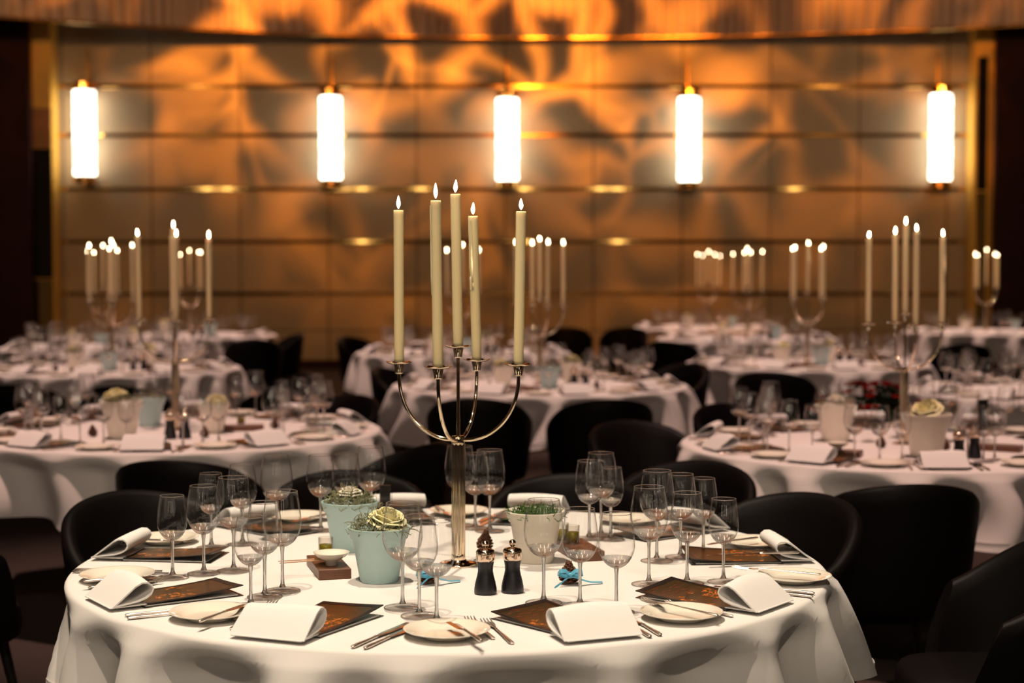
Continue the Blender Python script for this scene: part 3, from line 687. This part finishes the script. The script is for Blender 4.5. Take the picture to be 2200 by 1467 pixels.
for i, (k, c) in enumerate(TABLES.items()):
    legs = [('leg', TLEG, (.5 * math.cos(a), .5 * math.sin(a), 0)) for a in (.8, 2.37, 3.94, 5.51)]
    thing('banquet_table', [('tabletop', TTOP, (0, 0, T - .001))] + legs, 'round banquet table hidden under its white cloth, ' + TNAME[k], 'table', (c.x, c.y, 0), group='round banquet tables')
    m = cloth_mesh(i + 1, phase=(.75, .2, .9, -.55, .5, .3, .1, .7, .4, .2, .6, .1, .3)[i])
    o = link('tablecloth', m, None, (c.x, c.y, T)); tag(o, 'white linen tablecloth draped over the ' + TNAME[k], 'tablecloth', 'white cloths on the round tables')

# ------------------------------------------------------------------ candelabra and candles
CL = (.352, .362, .345, .357, .368, .35)
CANDLE = [candle_parts(L, k) for k, L in enumerate(CL)]; CANDLE_NEAR = [candle_parts(L, k, 'flame_near') for k, L in enumerate(CL)]
AN = {0: 'central', 1: 'left arm', 2: 'right arm', 3: 'near arm', 4: 'rear arm'}
def candelabrum(tk, pos, rot, front=None):
    n = TNAME[tk]
    thing('candelabrum', CANDELA, 'tall five armed silver candelabrum with fluted column on the ' + n, 'candelabrum', pos, (0, 0, rot), 'five armed candelabra')
    cups = [(0, 0, .523)] + [(.150 * math.cos(rot + k * PI / 2), .150 * math.sin(rot + k * PI / 2), .482) for k in range(4)]
    arms = sorted(range(1, 5), key=lambda i: cups[i][0]); order = {0: 'central'}
    order[arms[0]] = 'leftmost'; order[arms[-1]] = 'rightmost'
    mid = sorted(arms[1:3], key=lambda i: cups[i][1]); order[mid[0]] = 'near'; order[mid[1]] = 'rear'
    for i, cpos in enumerate(cups):
        q = rnd.randrange(6); tilt = (rnd.uniform(-.012, .012), rnd.uniform(-.012, .012), rnd.uniform(0, 6))
        sc = 1.0
        if front: q, tilt, sc = front[order[i]]
        thing('candle', (CANDLE_NEAR if front else CANDLE)[q], f'ivory taper candle burning in the {order[i]} cup of candelabrum, ' + n, 'candle', (pos[0] + cpos[0], pos[1] + cpos[1], pos[2] + cpos[2] + .002), tilt, 'lit ivory candles', (1, 1, sc))
cb = at(985, 1213)
candelabrum('front', (cb.x, cb.y, T), R_(164), {'central': (1, (0, -.016, 0), 1.005), 'leftmost': (3, (0, .001, 2), 1.03), 'rightmost': (4, (0, .031, 1), .985), 'near': (0, (0, .012, 3), 1.09), 'rear': (5, (0, .037, 4), 1.02)})
for k, a in (('midleft', 14), ('midright', 2), ('centre', 17), ('farleft', 20), ('farright', 40), ('farcentre', 30), ('backleft', 50), ('cornerleft', 45), ('backright', 4), ('backmid', 22), ('cornerright', 22), ('sideright', 20)):
    c = TABLES[k]; candelabrum(k, (c.x, c.y, T), R_(a))

# ------------------------------------------------------------------ things laid on the tables
def glass(tk, pos, kind, label, far, rot=0):
    if far: thing('wine_glass', GLASS[kind + '1'], label, 'wine glass', pos, (0, 0, rot), 'wine glasses on the ' + TNAME[tk])
    else: thing('wine_glass', GLASS[kind], label, 'wine glass', pos, (0, 0, rot), 'wine glasses on the ' + TNAME[tk])
def trio(tk, pts, kinds, where, far=False):
    order = sorted(range(3), key=lambda i: proj(pts[i])[0]); nm = {order[0]: 'left', order[1]: 'middle', order[2]: 'right'}
    for i in range(3):
        glass(tk, pts[i], kinds[i], f'{nm[i]} wine glass of three, {where}', far)
def pot(pos, color, planting, label, group, rot=0, far=False, s=1.0):
    P = [('pot_body', POTM[color]), ('soil', SOIL)]
    if planting == 'green': P += [('moss', GMOSS)]
    else: P += [('moss', MOSS_FAR if far else rnd.choice(MOSS))]
    if 'rose' in planting: P += [('rose_bloom', ROSE, (.014, -.008, .124), (.35, .12, 0))]
    if 'white' in planting: P += [('rose_bloom', ROSEW, (.0, .0, .134))]
    o = thing('flower_pot', P, label, 'flower pot', pos, (0, 0, rot), group, (s, s, s))
    for c in o.children:
        if c.name.startswith('moss'): c['kind'] = 'stuff'
    return o
def laid(name, parts, hpx, tpx, label, cat, group, z=0.0, roll=0):
    a, b = at(*hpx, T + z), at(*tpx, T + z); d = b - a; m = (a + b) / 2
    return thing(name, parts, label, cat, (m.x, m.y, T + z + .0005), (0, roll, math.atan2(d.y, d.x) - PI / 2), group)

# front table settings: (where, napkin px, plate px, three glass feet, kinds)
S = [
 ('nearest left setting', (636, 1352), (453, 1328), [(865, 1306), (901, 1324), (938, 1338)], ('large', 'medium', 'medium')),
 ('nearest right setting', (1240, 1350), (960, 1367), [(1168, 1296), (1246, 1302), (1324, 1316)], ('large', 'medium', 'medium')),
 ('left setting nearest the viewer', (258, 1296), (252, 1246), [(539, 1303), (569, 1283), (607, 1270)], ('small', 'medium', 'large')),
 ('second left setting', (236, 1193), (356, 1166), [(371, 1242), (438, 1233), (502, 1227)], ('small', 'medium', 'large')),
 ('back left setting', (466, 1117), (640, 1118), [(454, 1177), (521, 1170), (595, 1158)], ('small', 'medium', 'large')),
 ('back setting behind blue pots', (838, 1089), (985, 1106), [(689, 1141), (744, 1137), (797, 1133)], ('medium', 'medium', 'large')),
 ('back setting behind white pot', (1178, 1090), (1352, 1124), [(988, 1130), (1021, 1136), (1052, 1142)], ('large', 'medium', 'large')),
 ('back right setting', (1530, 1132), (1622, 1174), [(1266, 1158), (1291, 1151), (1312, 1160)], ('medium', 'large', 'small')),
 ('right setting under the chair', (1702, 1199), (1706, 1249), [(1411, 1206), (1462, 1198), (1511, 1191)], ('large', 'medium', 'small')),
 ('right setting nearest the viewer', (1638, 1306), (1464, 1329), [(1394, 1256), (1476, 1254), (1554, 1251)], ('large', 'medium', 'small'))]
MENU_ROT = {0: -.12, 1: .35, 2: 0, 9: 0}
for i, (wh, nap, pla, gl, kinds) in enumerate(S):
    tk = 'front'; c = TABLES[tk]; p = at(*nap); th = math.atan2(p.y - c.y, p.x - c.x); er = Vector((math.cos(th), math.sin(th), 0)); et = Vector((-er.y, er.x, 0))
    rr = (Vector((p.x, p.y, 0)) - c).length; rr = .822
    rot = th + PI / 2                                   # local -y points outwards
    mp = c + er * (rr - .135) + et * (.02 if i == 0 else -.02 if i == 1 else 0)
    thing('menu', MENU[i % 3], 'dark menu booklet with ember print, partly under napkin, ' + wh, 'menu', (mp.x, mp.y, T + .0005), (0, 0, rot + MENU_ROT.get(i, 0)), 'menus on the nearest candelabra table')
    q = c + er * rr
    thing('napkin', NAPKIN[i % 4], 'white linen napkin folded into a loop, ' + wh, 'napkin', (q.x, q.y, T + .007), (0, 0, rot), 'napkins on the nearest candelabra table')
    pp = at(*pla); thing('side_plate', PLATE, 'round white china side plate with raised rim, ' + wh, 'plate', (pp.x, pp.y, T + .0008), (0, 0, 0), 'side plates on the nearest candelabra table')
    trio(tk, [at(*g) + Vector((0, 0, .0008)) for g in gl], kinds, wh)
G = 'silver cutlery on the nearest candelabra table'
CUT = [  # mesh, name, handle end px, tip px, z, label
 (KNIFE, 'table_knife', (759, 1393), (878, 1342), 0, 'silver dinner knife, outer of two, right of nearest left napkin'),
 (DKNIFE, 'table_knife', (789, 1394), (889, 1350), 0, 'silver starter knife, right one of two beside nearest left napkin'),
 (FORK, 'fork', (478, 1366), (588, 1297), 0, 'silver dinner fork, half hidden left of the nearest left napkin'),
 (DFORK, 'fork', (492, 1340), (600, 1290), 0, 'silver starter fork, upper one left of the nearest left napkin'),
 (BKNIFE, 'butter_knife', (430, 1338), (526, 1303), .0165, 'butter knife lying across the plate of the nearest left setting'),
 (BKNIFE, 'butter_knife', (1030, 1378), (972, 1342), .0165, 'butter knife lying across the plate at front centre'),
 (DFORK, 'fork', (1069, 1383), (999, 1324), 0, 'silver starter fork beside the front centre plate, left of two'),
 (FORK, 'fork', (1111, 1394), (1033, 1328), 0, 'silver dinner fork left of nearest right napkin, right of two'),
 (KNIFE, 'table_knife', (1391, 1368), (1318, 1322), 0, 'silver dinner knife right of the nearest right napkin, lower of two'),
 (DKNIFE, 'table_knife', (1416, 1366), (1340, 1322), 0, 'silver starter knife right of the nearest right napkin, upper of two'),
 (KNIFE, 'table_knife', (274, 1325), (497, 1303), 0, 'silver dinner knife before the left napkin loop, long one'),
 (DKNIFE, 'table_knife', (284, 1331), (475, 1311), 0, 'silver starter knife just in front of the left dinner knife'),
 (DFORK, 'fork', (185, 1280), (372, 1243), 0, 'silver fork poking out behind the left napkin loop, lower'),
 (FORK, 'fork', (172, 1268), (383, 1238), .0005, 'silver fork with tines showing behind left napkin loop, upper'),
 (BKNIFE, 'butter_knife', (194, 1251), (336, 1241), .0165, 'butter knife on the plate behind the left napkin loop'),
 (KNIFE, 'table_knife', (159, 1231), (358, 1234), 0, 'silver dinner knife in front of the second left menu'),
 (DKNIFE, 'table_knife', (163, 1227), (345, 1229), .0002, 'silver starter knife close behind the second left dinner knife'),
 (BKNIFE, 'butter_knife', (284, 1161), (400, 1167), .0165, 'butter knife on the plate behind the second left menu'),
 (DFORK, 'fork', (268, 1184), (400, 1184), 0, 'silver fork between second left menu and its plate'),
 (FORK, 'fork', (1545, 1326), (1376, 1291), .018, 'silver dinner fork resting on the near right plate'),
 (DFORK, 'fork', (1598, 1332), (1413, 1291), 0, 'silver fork behind the near right plate, handle towards napkin'),
 (KNIFE, 'table_knife', (1742, 1285), (1541, 1262), 0, 'silver dinner knife, handle showing right of near right napkin, lower'),
 (DKNIFE, 'table_knife', (1750, 1278), (1560, 1257), 0, 'silver starter knife, handle showing right of near right napkin, upper'),
 (FORK, 'fork', (1764, 1237), (1574, 1222), .0175, 'silver fork lying across the plate at the far right edge'),
 (KNIFE, 'table_knife', (1712, 1190), (1523, 1195), .026, 'silver knife lying on the menu by the upright right napkin'),
 (DKNIFE, 'table_knife', (1700, 1184), (1530, 1186), 0, 'silver starter knife behind the menu by the upright right napkin'),
 (BKNIFE, 'butter_knife', (1635, 1157), (1510, 1173), .0165, 'butter knife across the plate under the right chair'),
 (BKNIFE, 'butter_knife', (936, 1090), (969, 1110), .0165, 'butter knife on the plate left of the candelabrum column'),
 (KNIFE, 'table_knife', (1088, 1099), (1030, 1121), 0, 'silver knife behind candelabrum, right of back plate, upper of two'),
 (DKNIFE, 'table_knife', (1078, 1110), (1034, 1128), 0, 'silver knife behind candelabrum, right of back plate, lower of two'),
 (DFORK, 'fork', (1400, 1112), (1330, 1133), 0, 'silver fork beside the back right plate'),
 (BKNIFE, 'butter_knife', (700, 1108), (640, 1120), .0165, 'butter knife on the plate left of the blue pots'),
]
for parts, name, h, t, z, lab in CUT:
    laid(name, parts, h, t, lab, 'cutlery', G, z)
# centrepieces of the front table
b = at(815, 1248); pot((b.x, b.y, T), 'potblue', 'rose', 'pale blue pot of grey moss with cream rose, front one of two', 'flower pots on the nearest candelabra table', .5)
b = at(752, 1182); pot((b.x, b.y, T), 'potblue', 'white', 'pale blue pot of moss with white bloom, standing behind', 'flower pots on the nearest candelabra table', 2.0)
b = at(1150, 1206); pot((b.x, b.y, T), 'potwhite', 'green', 'cream white pot filled with green moss behind the pepper mills', 'flower pots on the nearest candelabra table', 1.0)
b = at(1043, 1275); thing('pepper_mill', MILL, 'black hourglass mill with copper cap, left one of the pair', 'mill', (b.x, b.y, T), (0, 0, 0), 'mills on the nearest candelabra table', (.93, .93, .90))
b = at(1101, 1272); thing('pepper_mill', MILL, 'black hourglass mill with copper cap, right one of the pair', 'mill', (b.x, b.y, T), (0, 0, 1), 'mills on the nearest candelabra table', (.93, .93, .90))
b = at(1040, 1184); thing('pinecone', CONE, 'brown pinecone standing upright behind the left black mill', 'pinecone', (b.x, b.y, T), (.1, .1, 0), 'pinecones on the nearest candelabra table', (1.05, 1.05, 1.05))
b = at(1222, 1254); thing('pinecone', [('cone', CONE), ('ribbon', RIBBON)], 'brown pinecone tied with blue ribbon, right of the mills', 'pinecone', (b.x, b.y, T), (0, 0, .1), 'pinecones on the nearest candelabra table', (1.15, 1.15, 1.0))
b = at(918, 1254); thing('pinecone', [('cone', CONE), ('ribbon', RIBBON)], 'brown pinecone tied with blue ribbon, beside the front blue pot', 'pinecone', (b.x, b.y, T), (0, 0, .35), 'pinecones on the nearest candelabra table', (1.15, 1.15, 1.0))
def tasting(b, rot, wh, group, jars, dish=True, picks=True):
    mt = Matrix.Translation((b.x, b.y, T)) @ Matrix.Rotation(rot, 4, 'Z')
    thing('wooden_block', BLOCK, 'dark walnut serving block ' + wh, 'board', (b.x, b.y, T + .0003), (0, 0, rot), group)
    for k, (x, y, nm) in enumerate(jars):
        p = mt @ Vector((x, y, .0245)); thing('oil_tumbler', [('tumbler', TUMB), ('olive_oil', OIL)], f'small glass of green olive oil{nm} on walnut block ' + wh, 'oil glass', p, (0, 0, 0), 'oil glasses')
    if dish:
        p = mt @ Vector((.0, -.045, .0245)); thing('dip_bowl', [('dish', DISH), ('olive_paste', PASTE)], 'small white footed bowl of dark paste on block ' + wh, 'bowl', p, (0, 0, 0), 'dip bowls')
    if picks:
        for k in range(2):
            p = mt @ Vector((-.066, -.046 + .020 * k, .0345 + .001)); thing('pick', PICK, ('lower' if k == 0 else 'upper') + ' thin wooden pick lying under white bowl ' + wh, 'pick', p, (0, .0, rot + .1 - .08 * k), 'wooden picks')
b = at(720, 1245) + Vector((-.026, .094, 0)); tasting(b, .27, 'beside the pale blue pots', 'walnut blocks on the nearest candelabra table', [(.004, .066, '')])
b = at(1243, 1191); tasting(b, .25, 'right of the cream pot', 'walnut blocks on the nearest candelabra table', [(-.010, .02, ', right'), (-.045 + .018, .058, ', left')], False, False)
# clear acrylic card stand behind the pots
b = at(829, 1160)
stand = [('holder', MB().box((-.019, -.004, 0), (.019, .004, .145), bev=.001).mesh('holder', M['acrylic'])), ('foot', MB().box((-.030, -.025, 0), (.030, .025, .004), bev=.001).mesh('foot', M['acrylic'])),
         ('card', MB().box((-.0175, -.0012, .030), (.0135, .0012, .143)).mesh('card', M['card']))]
thing('card_stand', stand, 'clear acrylic stand holding a black table card behind the blue pots', 'card stand', (b.x, b.y, T + .0005), (0, 0, -.5))

b = at(2112, 948)
thing('card_stand', stand, 'clear stand with dark table card on the middle right table', 'card stand', (b.x, b.y, T + .0005), (0, 0, .25), None, (1.5, 1, 1.2))
# ------------------------------------------------------------------ settings on the other tables
DIRS = ['nearest', 'near right', 'right', 'far right', 'rear right', 'rearmost', 'rear left', 'far left', 'left', 'near left']
def lay_table(tk, a0, cut=False, decor=True):
    c = TABLES[tk]; n = TNAME[tk]; q = random.Random(hash(tk) % 1000 if False else sum(map(ord, tk)))
    far = True
    for k in range(10):
        th = -PI / 2 + R_(a0) + k * 2 * PI / 10 + q.uniform(-.03, .03); wh = f'{DIRS[k]} setting of {n}'
        def P(r, da, z=0): return Vector((c.x + r * math.cos(th + da), c.y + r * math.sin(th + da), T + z))
        x, y, d = proj(P(.75, 0))
        if not (-260 < x < 2460): continue
        rot = th + PI / 2
        g = q.uniform(-.02, .02); p = P(.69 + g, .02); thing('menu', MENU_FAR, 'dark menu card by the napkin, ' + wh, 'menu', (p.x, p.y, T + .0005), (0, 0, rot + q.uniform(-.2, .2)), 'menus on the ' + n)
        p = P(.80, 0, .0105); thing('napkin', q.choice(NAPKIN), 'white napkin folded into a loop, ' + wh, 'napkin', p, (0, 0, rot + q.uniform(-.1, .1)), 'napkins on the ' + n)
        p = P(.76, -.26, .0008); thing('side_plate', PLATE_FAR, 'round white side plate, ' + wh, 'plate', p, (0, 0, 0), 'side plates on the ' + n)
        a = q.uniform(-.03, .03); pts = [P(.66, .17 + a, .0008), P(.62, .30 + a, .0008), P(.575, .43 + a, .0008)]
        trio(tk, pts, ('large', 'medium', 'small'), wh, True)
        if cut:
            for r, da, parts, nm, lab in ((.76, .17, KNIFE, 'table_knife', 'silver dinner knife'), (.76, .20, DKNIFE, 'table_knife', 'silver starter knife'), (.75, -.145, FORK, 'fork', 'silver dinner fork'), (.755, -.11, DFORK, 'fork', 'silver starter fork')):
                p = P(r, da, .001); thing(nm, parts, f'{lab} beside the napkin, {wh}', 'cutlery', p, (0, 0, rot + q.uniform(-.1, .1)), 'cutlery on the ' + n)
lay_table('midleft', 4, True); lay_table('midright', -3, True); lay_table('centre', 14)
lay_table('farleft', 2); lay_table('farright', 10); lay_table('sideright', -8); lay_table('farcentre', 0)
lay_table('cornerleft', 10)
def decor(tk, items):
    n = TNAME[tk]; c = TABLES[tk]
    for kind, x, y, extra in items:
        p = Vector((c.x + x, c.y + y, T + .0005))
        if kind == 'pot': pot(p, extra[0], extra[1], extra[2] + ' on the ' + n, 'flower pots on the ' + n, rnd.uniform(0, 6), True, extra[3] if len(extra) > 3 else 1.0)
        if kind == 'mill': thing('pepper_mill', MILL, f'black mill with copper cap, {extra} of two on the ' + n, 'mill', p, (0, 0, 0), 'mills on the ' + n)
        if kind == 'cone': thing('pinecone', CONE, f'brown pinecone {extra} on the ' + n, 'pinecone', p, (.2, 0, 0), 'pinecones on the ' + n)
        if kind == 'block': thing('wooden_block', BLOCK, f'dark walnut serving block {extra} on the ' + n, 'board', p, (0, 0, rnd.uniform(.6, 1.9)), 'walnut blocks on the ' + n)
        if kind == 'bowl': thing('dip_bowl', [('dish', DISH), ('olive_paste', PASTE)], f'small white footed bowl on the walnut block of the ' + n, 'bowl', p + Vector((0, 0, .0245)), (0, 0, 0), 'dip bowls')
        if kind == 'oil': thing('oil_tumbler', [('tumbler', TUMB), ('olive_oil', OIL)], f'small glass of olive oil on the walnut block of the ' + n, 'oil glass', p + Vector((0, 0, .0245)), (0, 0, 0), 'oil glasses')
def rel(tk, px, py):
    p = at(px, py); c = TABLES[tk]; return (p.x - c.x, p.y - c.y)
decor('midleft', [('pot', *rel('midleft', 262, 942), ('potwhite', 'rose', 'cream pot of moss with yellow flower, left of candelabrum', 1.25)), ('pot', *rel('midleft', 322, 915), ('potblue', 'plain', 'pale blue pot beside the candelabrum')),
  ('pot', *rel('midleft', 458, 930), ('potwhite', 'rose', 'cream pot with yellow rose, right of candelabrum')), ('mill', *rel('midleft', 366, 943), 'left'), ('mill', *rel('midleft', 397, 942), 'right'),
  ('cone', *rel('midleft', 440, 940), 'by the mills'), ('cone', *rel('midleft', 590, 922), 'towards the right edge'), ('cone', *rel('midleft', 200, 938), 'left of the cream pot'), ('block', *rel('midleft', 518, 925), 'right of the mills'), ('oil', *rel('midleft', 518, 924), '')])
decor('midright', [('pot', *rel('midright', 1795, 948), ('potwhite', 'white', 'cream pot with pale orchid bloom, left of candelabrum', 1.2)), ('pot', *rel('midright', 1990, 982), ('potwhite', 'rose', 'cream pot with yellow rose, right of candelabrum', 1.3)),
  ('mill', *rel('midright', 2060, 990), 'left'), ('mill', *rel('midright', 2093, 985), 'right'), ('block', *rel('midright', 1795, 980), 'left of candelabrum'), ('bowl', *rel('midright', 1800, 981), ''),
  ('cone', *rel('midright', 1892, 962), 'left of the column'), ('cone', *rel('midright', 2030, 968), 'left of the mills'), ('block', *rel('midright', 2140, 968), 'right of the mills')])
for tk in ('centre', 'farleft', 'farright', 'farcentre', 'sideright', 'cornerleft'):
    decor(tk, [('pot', -.22, -.16, ('potwhite', 'rose', 'cream pot with yellow rose, left of candelabrum')), ('pot', .05, -.28, ('potblue', 'plain', 'pale blue pot in front of candelabrum')), ('pot', .2, .2, ('potwhite', 'rose', 'cream pot with flower, behind candelabrum')),
               ('mill', .20, -.22, 'left'), ('mill', .27, -.21, 'right'), ('block', -.1, -.42, 'towards the viewer'), ('cone', .33, -.3, 'right of the mills'), ('cone', -.3, -.35, 'left of the pots')])
# glasses of the four tables along the wall: past counting, one mass of glass
for tk in ('backleft', 'backright', 'backmid', 'cornerright'):
    c = TABLES[tk]; mb = MB()
    for k in range(10):
        th = k * 2 * PI / 10 + .1
        for r, da, kd in ((.66, .17, 'large'), (.62, .30, 'medium'), (.575, .43, 'small')):
            mt = Matrix.Translation((r * math.cos(th + da), r * math.sin(th + da), 0))
            rr, h, bb, ff = GK[kd]
            mb.lathe(bowl_prof(kd), 10, mtx=mt); mb.lathe([(.004, bb), (.0036, .02), (.012, .006), (ff, .002), (ff, 0), (.0003, 0)], 8, mtx=mt)
    o = link('glassware', mb.mesh('glassware', M['glassfar']), None, (c.x, c.y, T + .0008)); tag(o, 'blurred wine glasses crowding the ' + TNAME[tk], 'wine glasses', 'blurred glasses along the wall', 'stuff')
for tk in ('backleft', 'backright', 'backmid', 'cornerright'):
    c = TABLES[tk]; n = TNAME[tk]
    for k in range(10):
        th = -PI / 2 + k * 2 * PI / 10; rot = th + PI / 2
        if math.sin(th) > .4: continue
        wh = f'{DIRS[k]} setting of {n}'
        thing('napkin', NAPKIN[k % 4], 'white napkin folded into a loop, ' + wh, 'napkin', (c.x + .8 * math.cos(th), c.y + .8 * math.sin(th), T + .0065), (0, 0, rot), 'napkins on the ' + n)
        thing('menu', MENU_FAR, 'dark menu card by the napkin, ' + wh, 'menu', (c.x + .68 * math.cos(th), c.y + .68 * math.sin(th), T + .0005), (0, 0, rot), 'menus on the ' + n)
    decor(tk, [('pot', -.25, -.1, ('potwhite', 'rose', 'cream pot with yellow rose, left of candelabrum')), ('pot', .25, -.2, ('potblue', 'plain', 'pale blue pot right of candelabrum')), ('mill', .1, -.3, 'left'), ('mill', .18, -.3, 'right')])

# ------------------------------------------------------------------ chairs
def chair(px, py, face, label, z=.80, back=.25, name='tub_chair'):
    """px, py: the middle of the top edge of the backrest in the photograph; face: heading of the sitter in degrees"""
    p = at(px, py, z); a = R_(face); d = Vector((math.cos(a), math.sin(a), 0)); o = p + d * .24
    thing(name, CHAIR, label, 'chair', (o.x, o.y, 0), (0, 0, a - PI / 2), 'black leather tub chairs')
chair(262, 1065, -48, 'black tub chair at left of the nearest table, behind its menu', z=.785)
chair(365, 987, 80, 'black tub chair pulled out between the nearest and middle left tables')
chair(735, 1032, -75, 'black tub chair behind the blue pots of the nearest table', z=.765)
chair(925, 950, 150, 'black tub chair turned sideways behind the candelabrum column')
chair(1235, 1040, -100, 'black tub chair behind the rolled napkin and cream pot', z=.765)
chair(1515, 1005, -125, 'black tub chair behind the back right wine glasses', z=.775)
chair(1748, 1070, 222, 'black tub chair right of the nearest table by upright napkin', z=.785)
chair(1965, 1038, 95, 'black tub chair pulled back from the middle right table')
def chair_at(x, y, face, label):
    thing('tub_chair', CHAIR, label, 'chair', (x, y, 0), (0, 0, R_(face) - PI / 2), 'black leather tub chairs')
chair_at(1.20, 3.96, 178, 'black tub chair with lit rim facing the nearest table at right edge')
chair_at(.98, 2.92, 140, 'black tub chair cropped by the lower right picture corner')
chair_at(-1.72, 4.72, 55, 'black tub chair arm showing at the left picture edge')
chair(1340, 902, -60, 'brown lit tub chair inside front, right of the candelabrum')
chair(1020, 855, 85, 'black tub chair in front of centre table, left of two')
chair(1310, 857, 100, 'black tub chair in front of centre table, right of two')
chair(1545, 882, -57, 'tub chair behind the left napkin of the middle right table', z=.765)
chair(765, 862, 233, 'tub chair at the right side of the middle left table', z=.765)
chair(1655, 798, 70, 'black tub chair in front of the far right table')
chair(1490, 790, 219, 'black tub chair at the right side of centre table', z=.765)
chair(645, 715, 200, 'black tub chair between back left and far centre tables')
chair(742, 722, -30, 'black tub chair left of the far centre table')
chair(545, 728, 100, 'black tub chair in front of the back left table')
chair(815, 800, -22, 'black tub chair at the left of centre table', z=.765)
chair(650, 800, 160, 'black tub chair near the right of far left table')
chair(2075, 738, 90, 'black tub chair in front of the right corner table')
chair(1215, 702, 80, 'black tub chair right of the far centre table')
chair(1350, 702, 100, 'black tub chair left of the rearmost table')
chair(250, 828, 90, 'black tub chair in front of the far left table')
chair(25, 825, 80, 'black tub chair before far left table at picture edge')
chair(1430, 732, 60, 'black tub chair in front of the back right table')

# red flowers in a tall dark planter
c = on_y(1868, 850, 8.1)
pb = MB().lathe([(.0005, 0), (.14, 0), (.15, .01), (.19, .60), (.20, .62), (.195, .63), (.17, .62), (.16, .56), (.0005, .55)], 32).mesh('planter', M['mill'])
lf = MB(); fl = MB(); q = random.Random(11)
for k in range(520):
    a = q.uniform(0, 2 * PI); e = q.uniform(-.2, 1.3); r = q.uniform(.08, .26)
    p = Vector((r * math.cos(a) * math.cos(e), r * math.sin(a) * math.cos(e), .66 + .20 * math.sin(e) * r / .26)); L = q.uniform(.05, .09)
    m = Matrix.Translation(p) @ Euler((q.uniform(-1, 1), q.uniform(-1, 1), q.uniform(0, 6))).to_matrix().to_4x4()
    lf.add([(0, 0, 0), (L * .5, -L * .25, .004), (L, 0, 0), (L * .5, L * .25, .004), (L * .5, 0, -.006)], [(0, 1, 4), (1, 2, 4), (2, 3, 4), (3, 0, 4), (0, 3, 2, 1)], True, 0, m)
for k in range(40):
    a = q.uniform(0, 2 * PI); e = q.uniform(.1, 1.35); r = .29
    p = Vector((r * math.cos(a) * math.cos(e), r * math.sin(a) * math.cos(e), .70 + .17 * math.sin(e)))
    for j in range(5):
        m = Matrix.Translation(p) @ Matrix.Rotation(j * 2 * PI / 5, 4, 'Z') @ Matrix.Rotation(-.6, 4, 'Y')
        fl.add([(0, 0, 0), (.022, -.016, .002), (.042, 0, 0), (.022, .016, .002), (.022, 0, -.006)], [(0, 1, 4), (1, 2, 4), (2, 3, 4), (3, 0, 4), (0, 3, 2, 1)], True, 0, m)
o = thing('flower_planter', [('planter', pb), ('leaves', lf.mesh('leaves', M['leaf'])), ('red_blooms', fl.mesh('red_blooms', M['red']))], 'dark planter of red flowers behind the middle right table', 'planter', (c.x, c.y, 0))
for ch in o.children:
    if not ch.name.startswith('planter'): ch['kind'] = 'stuff'
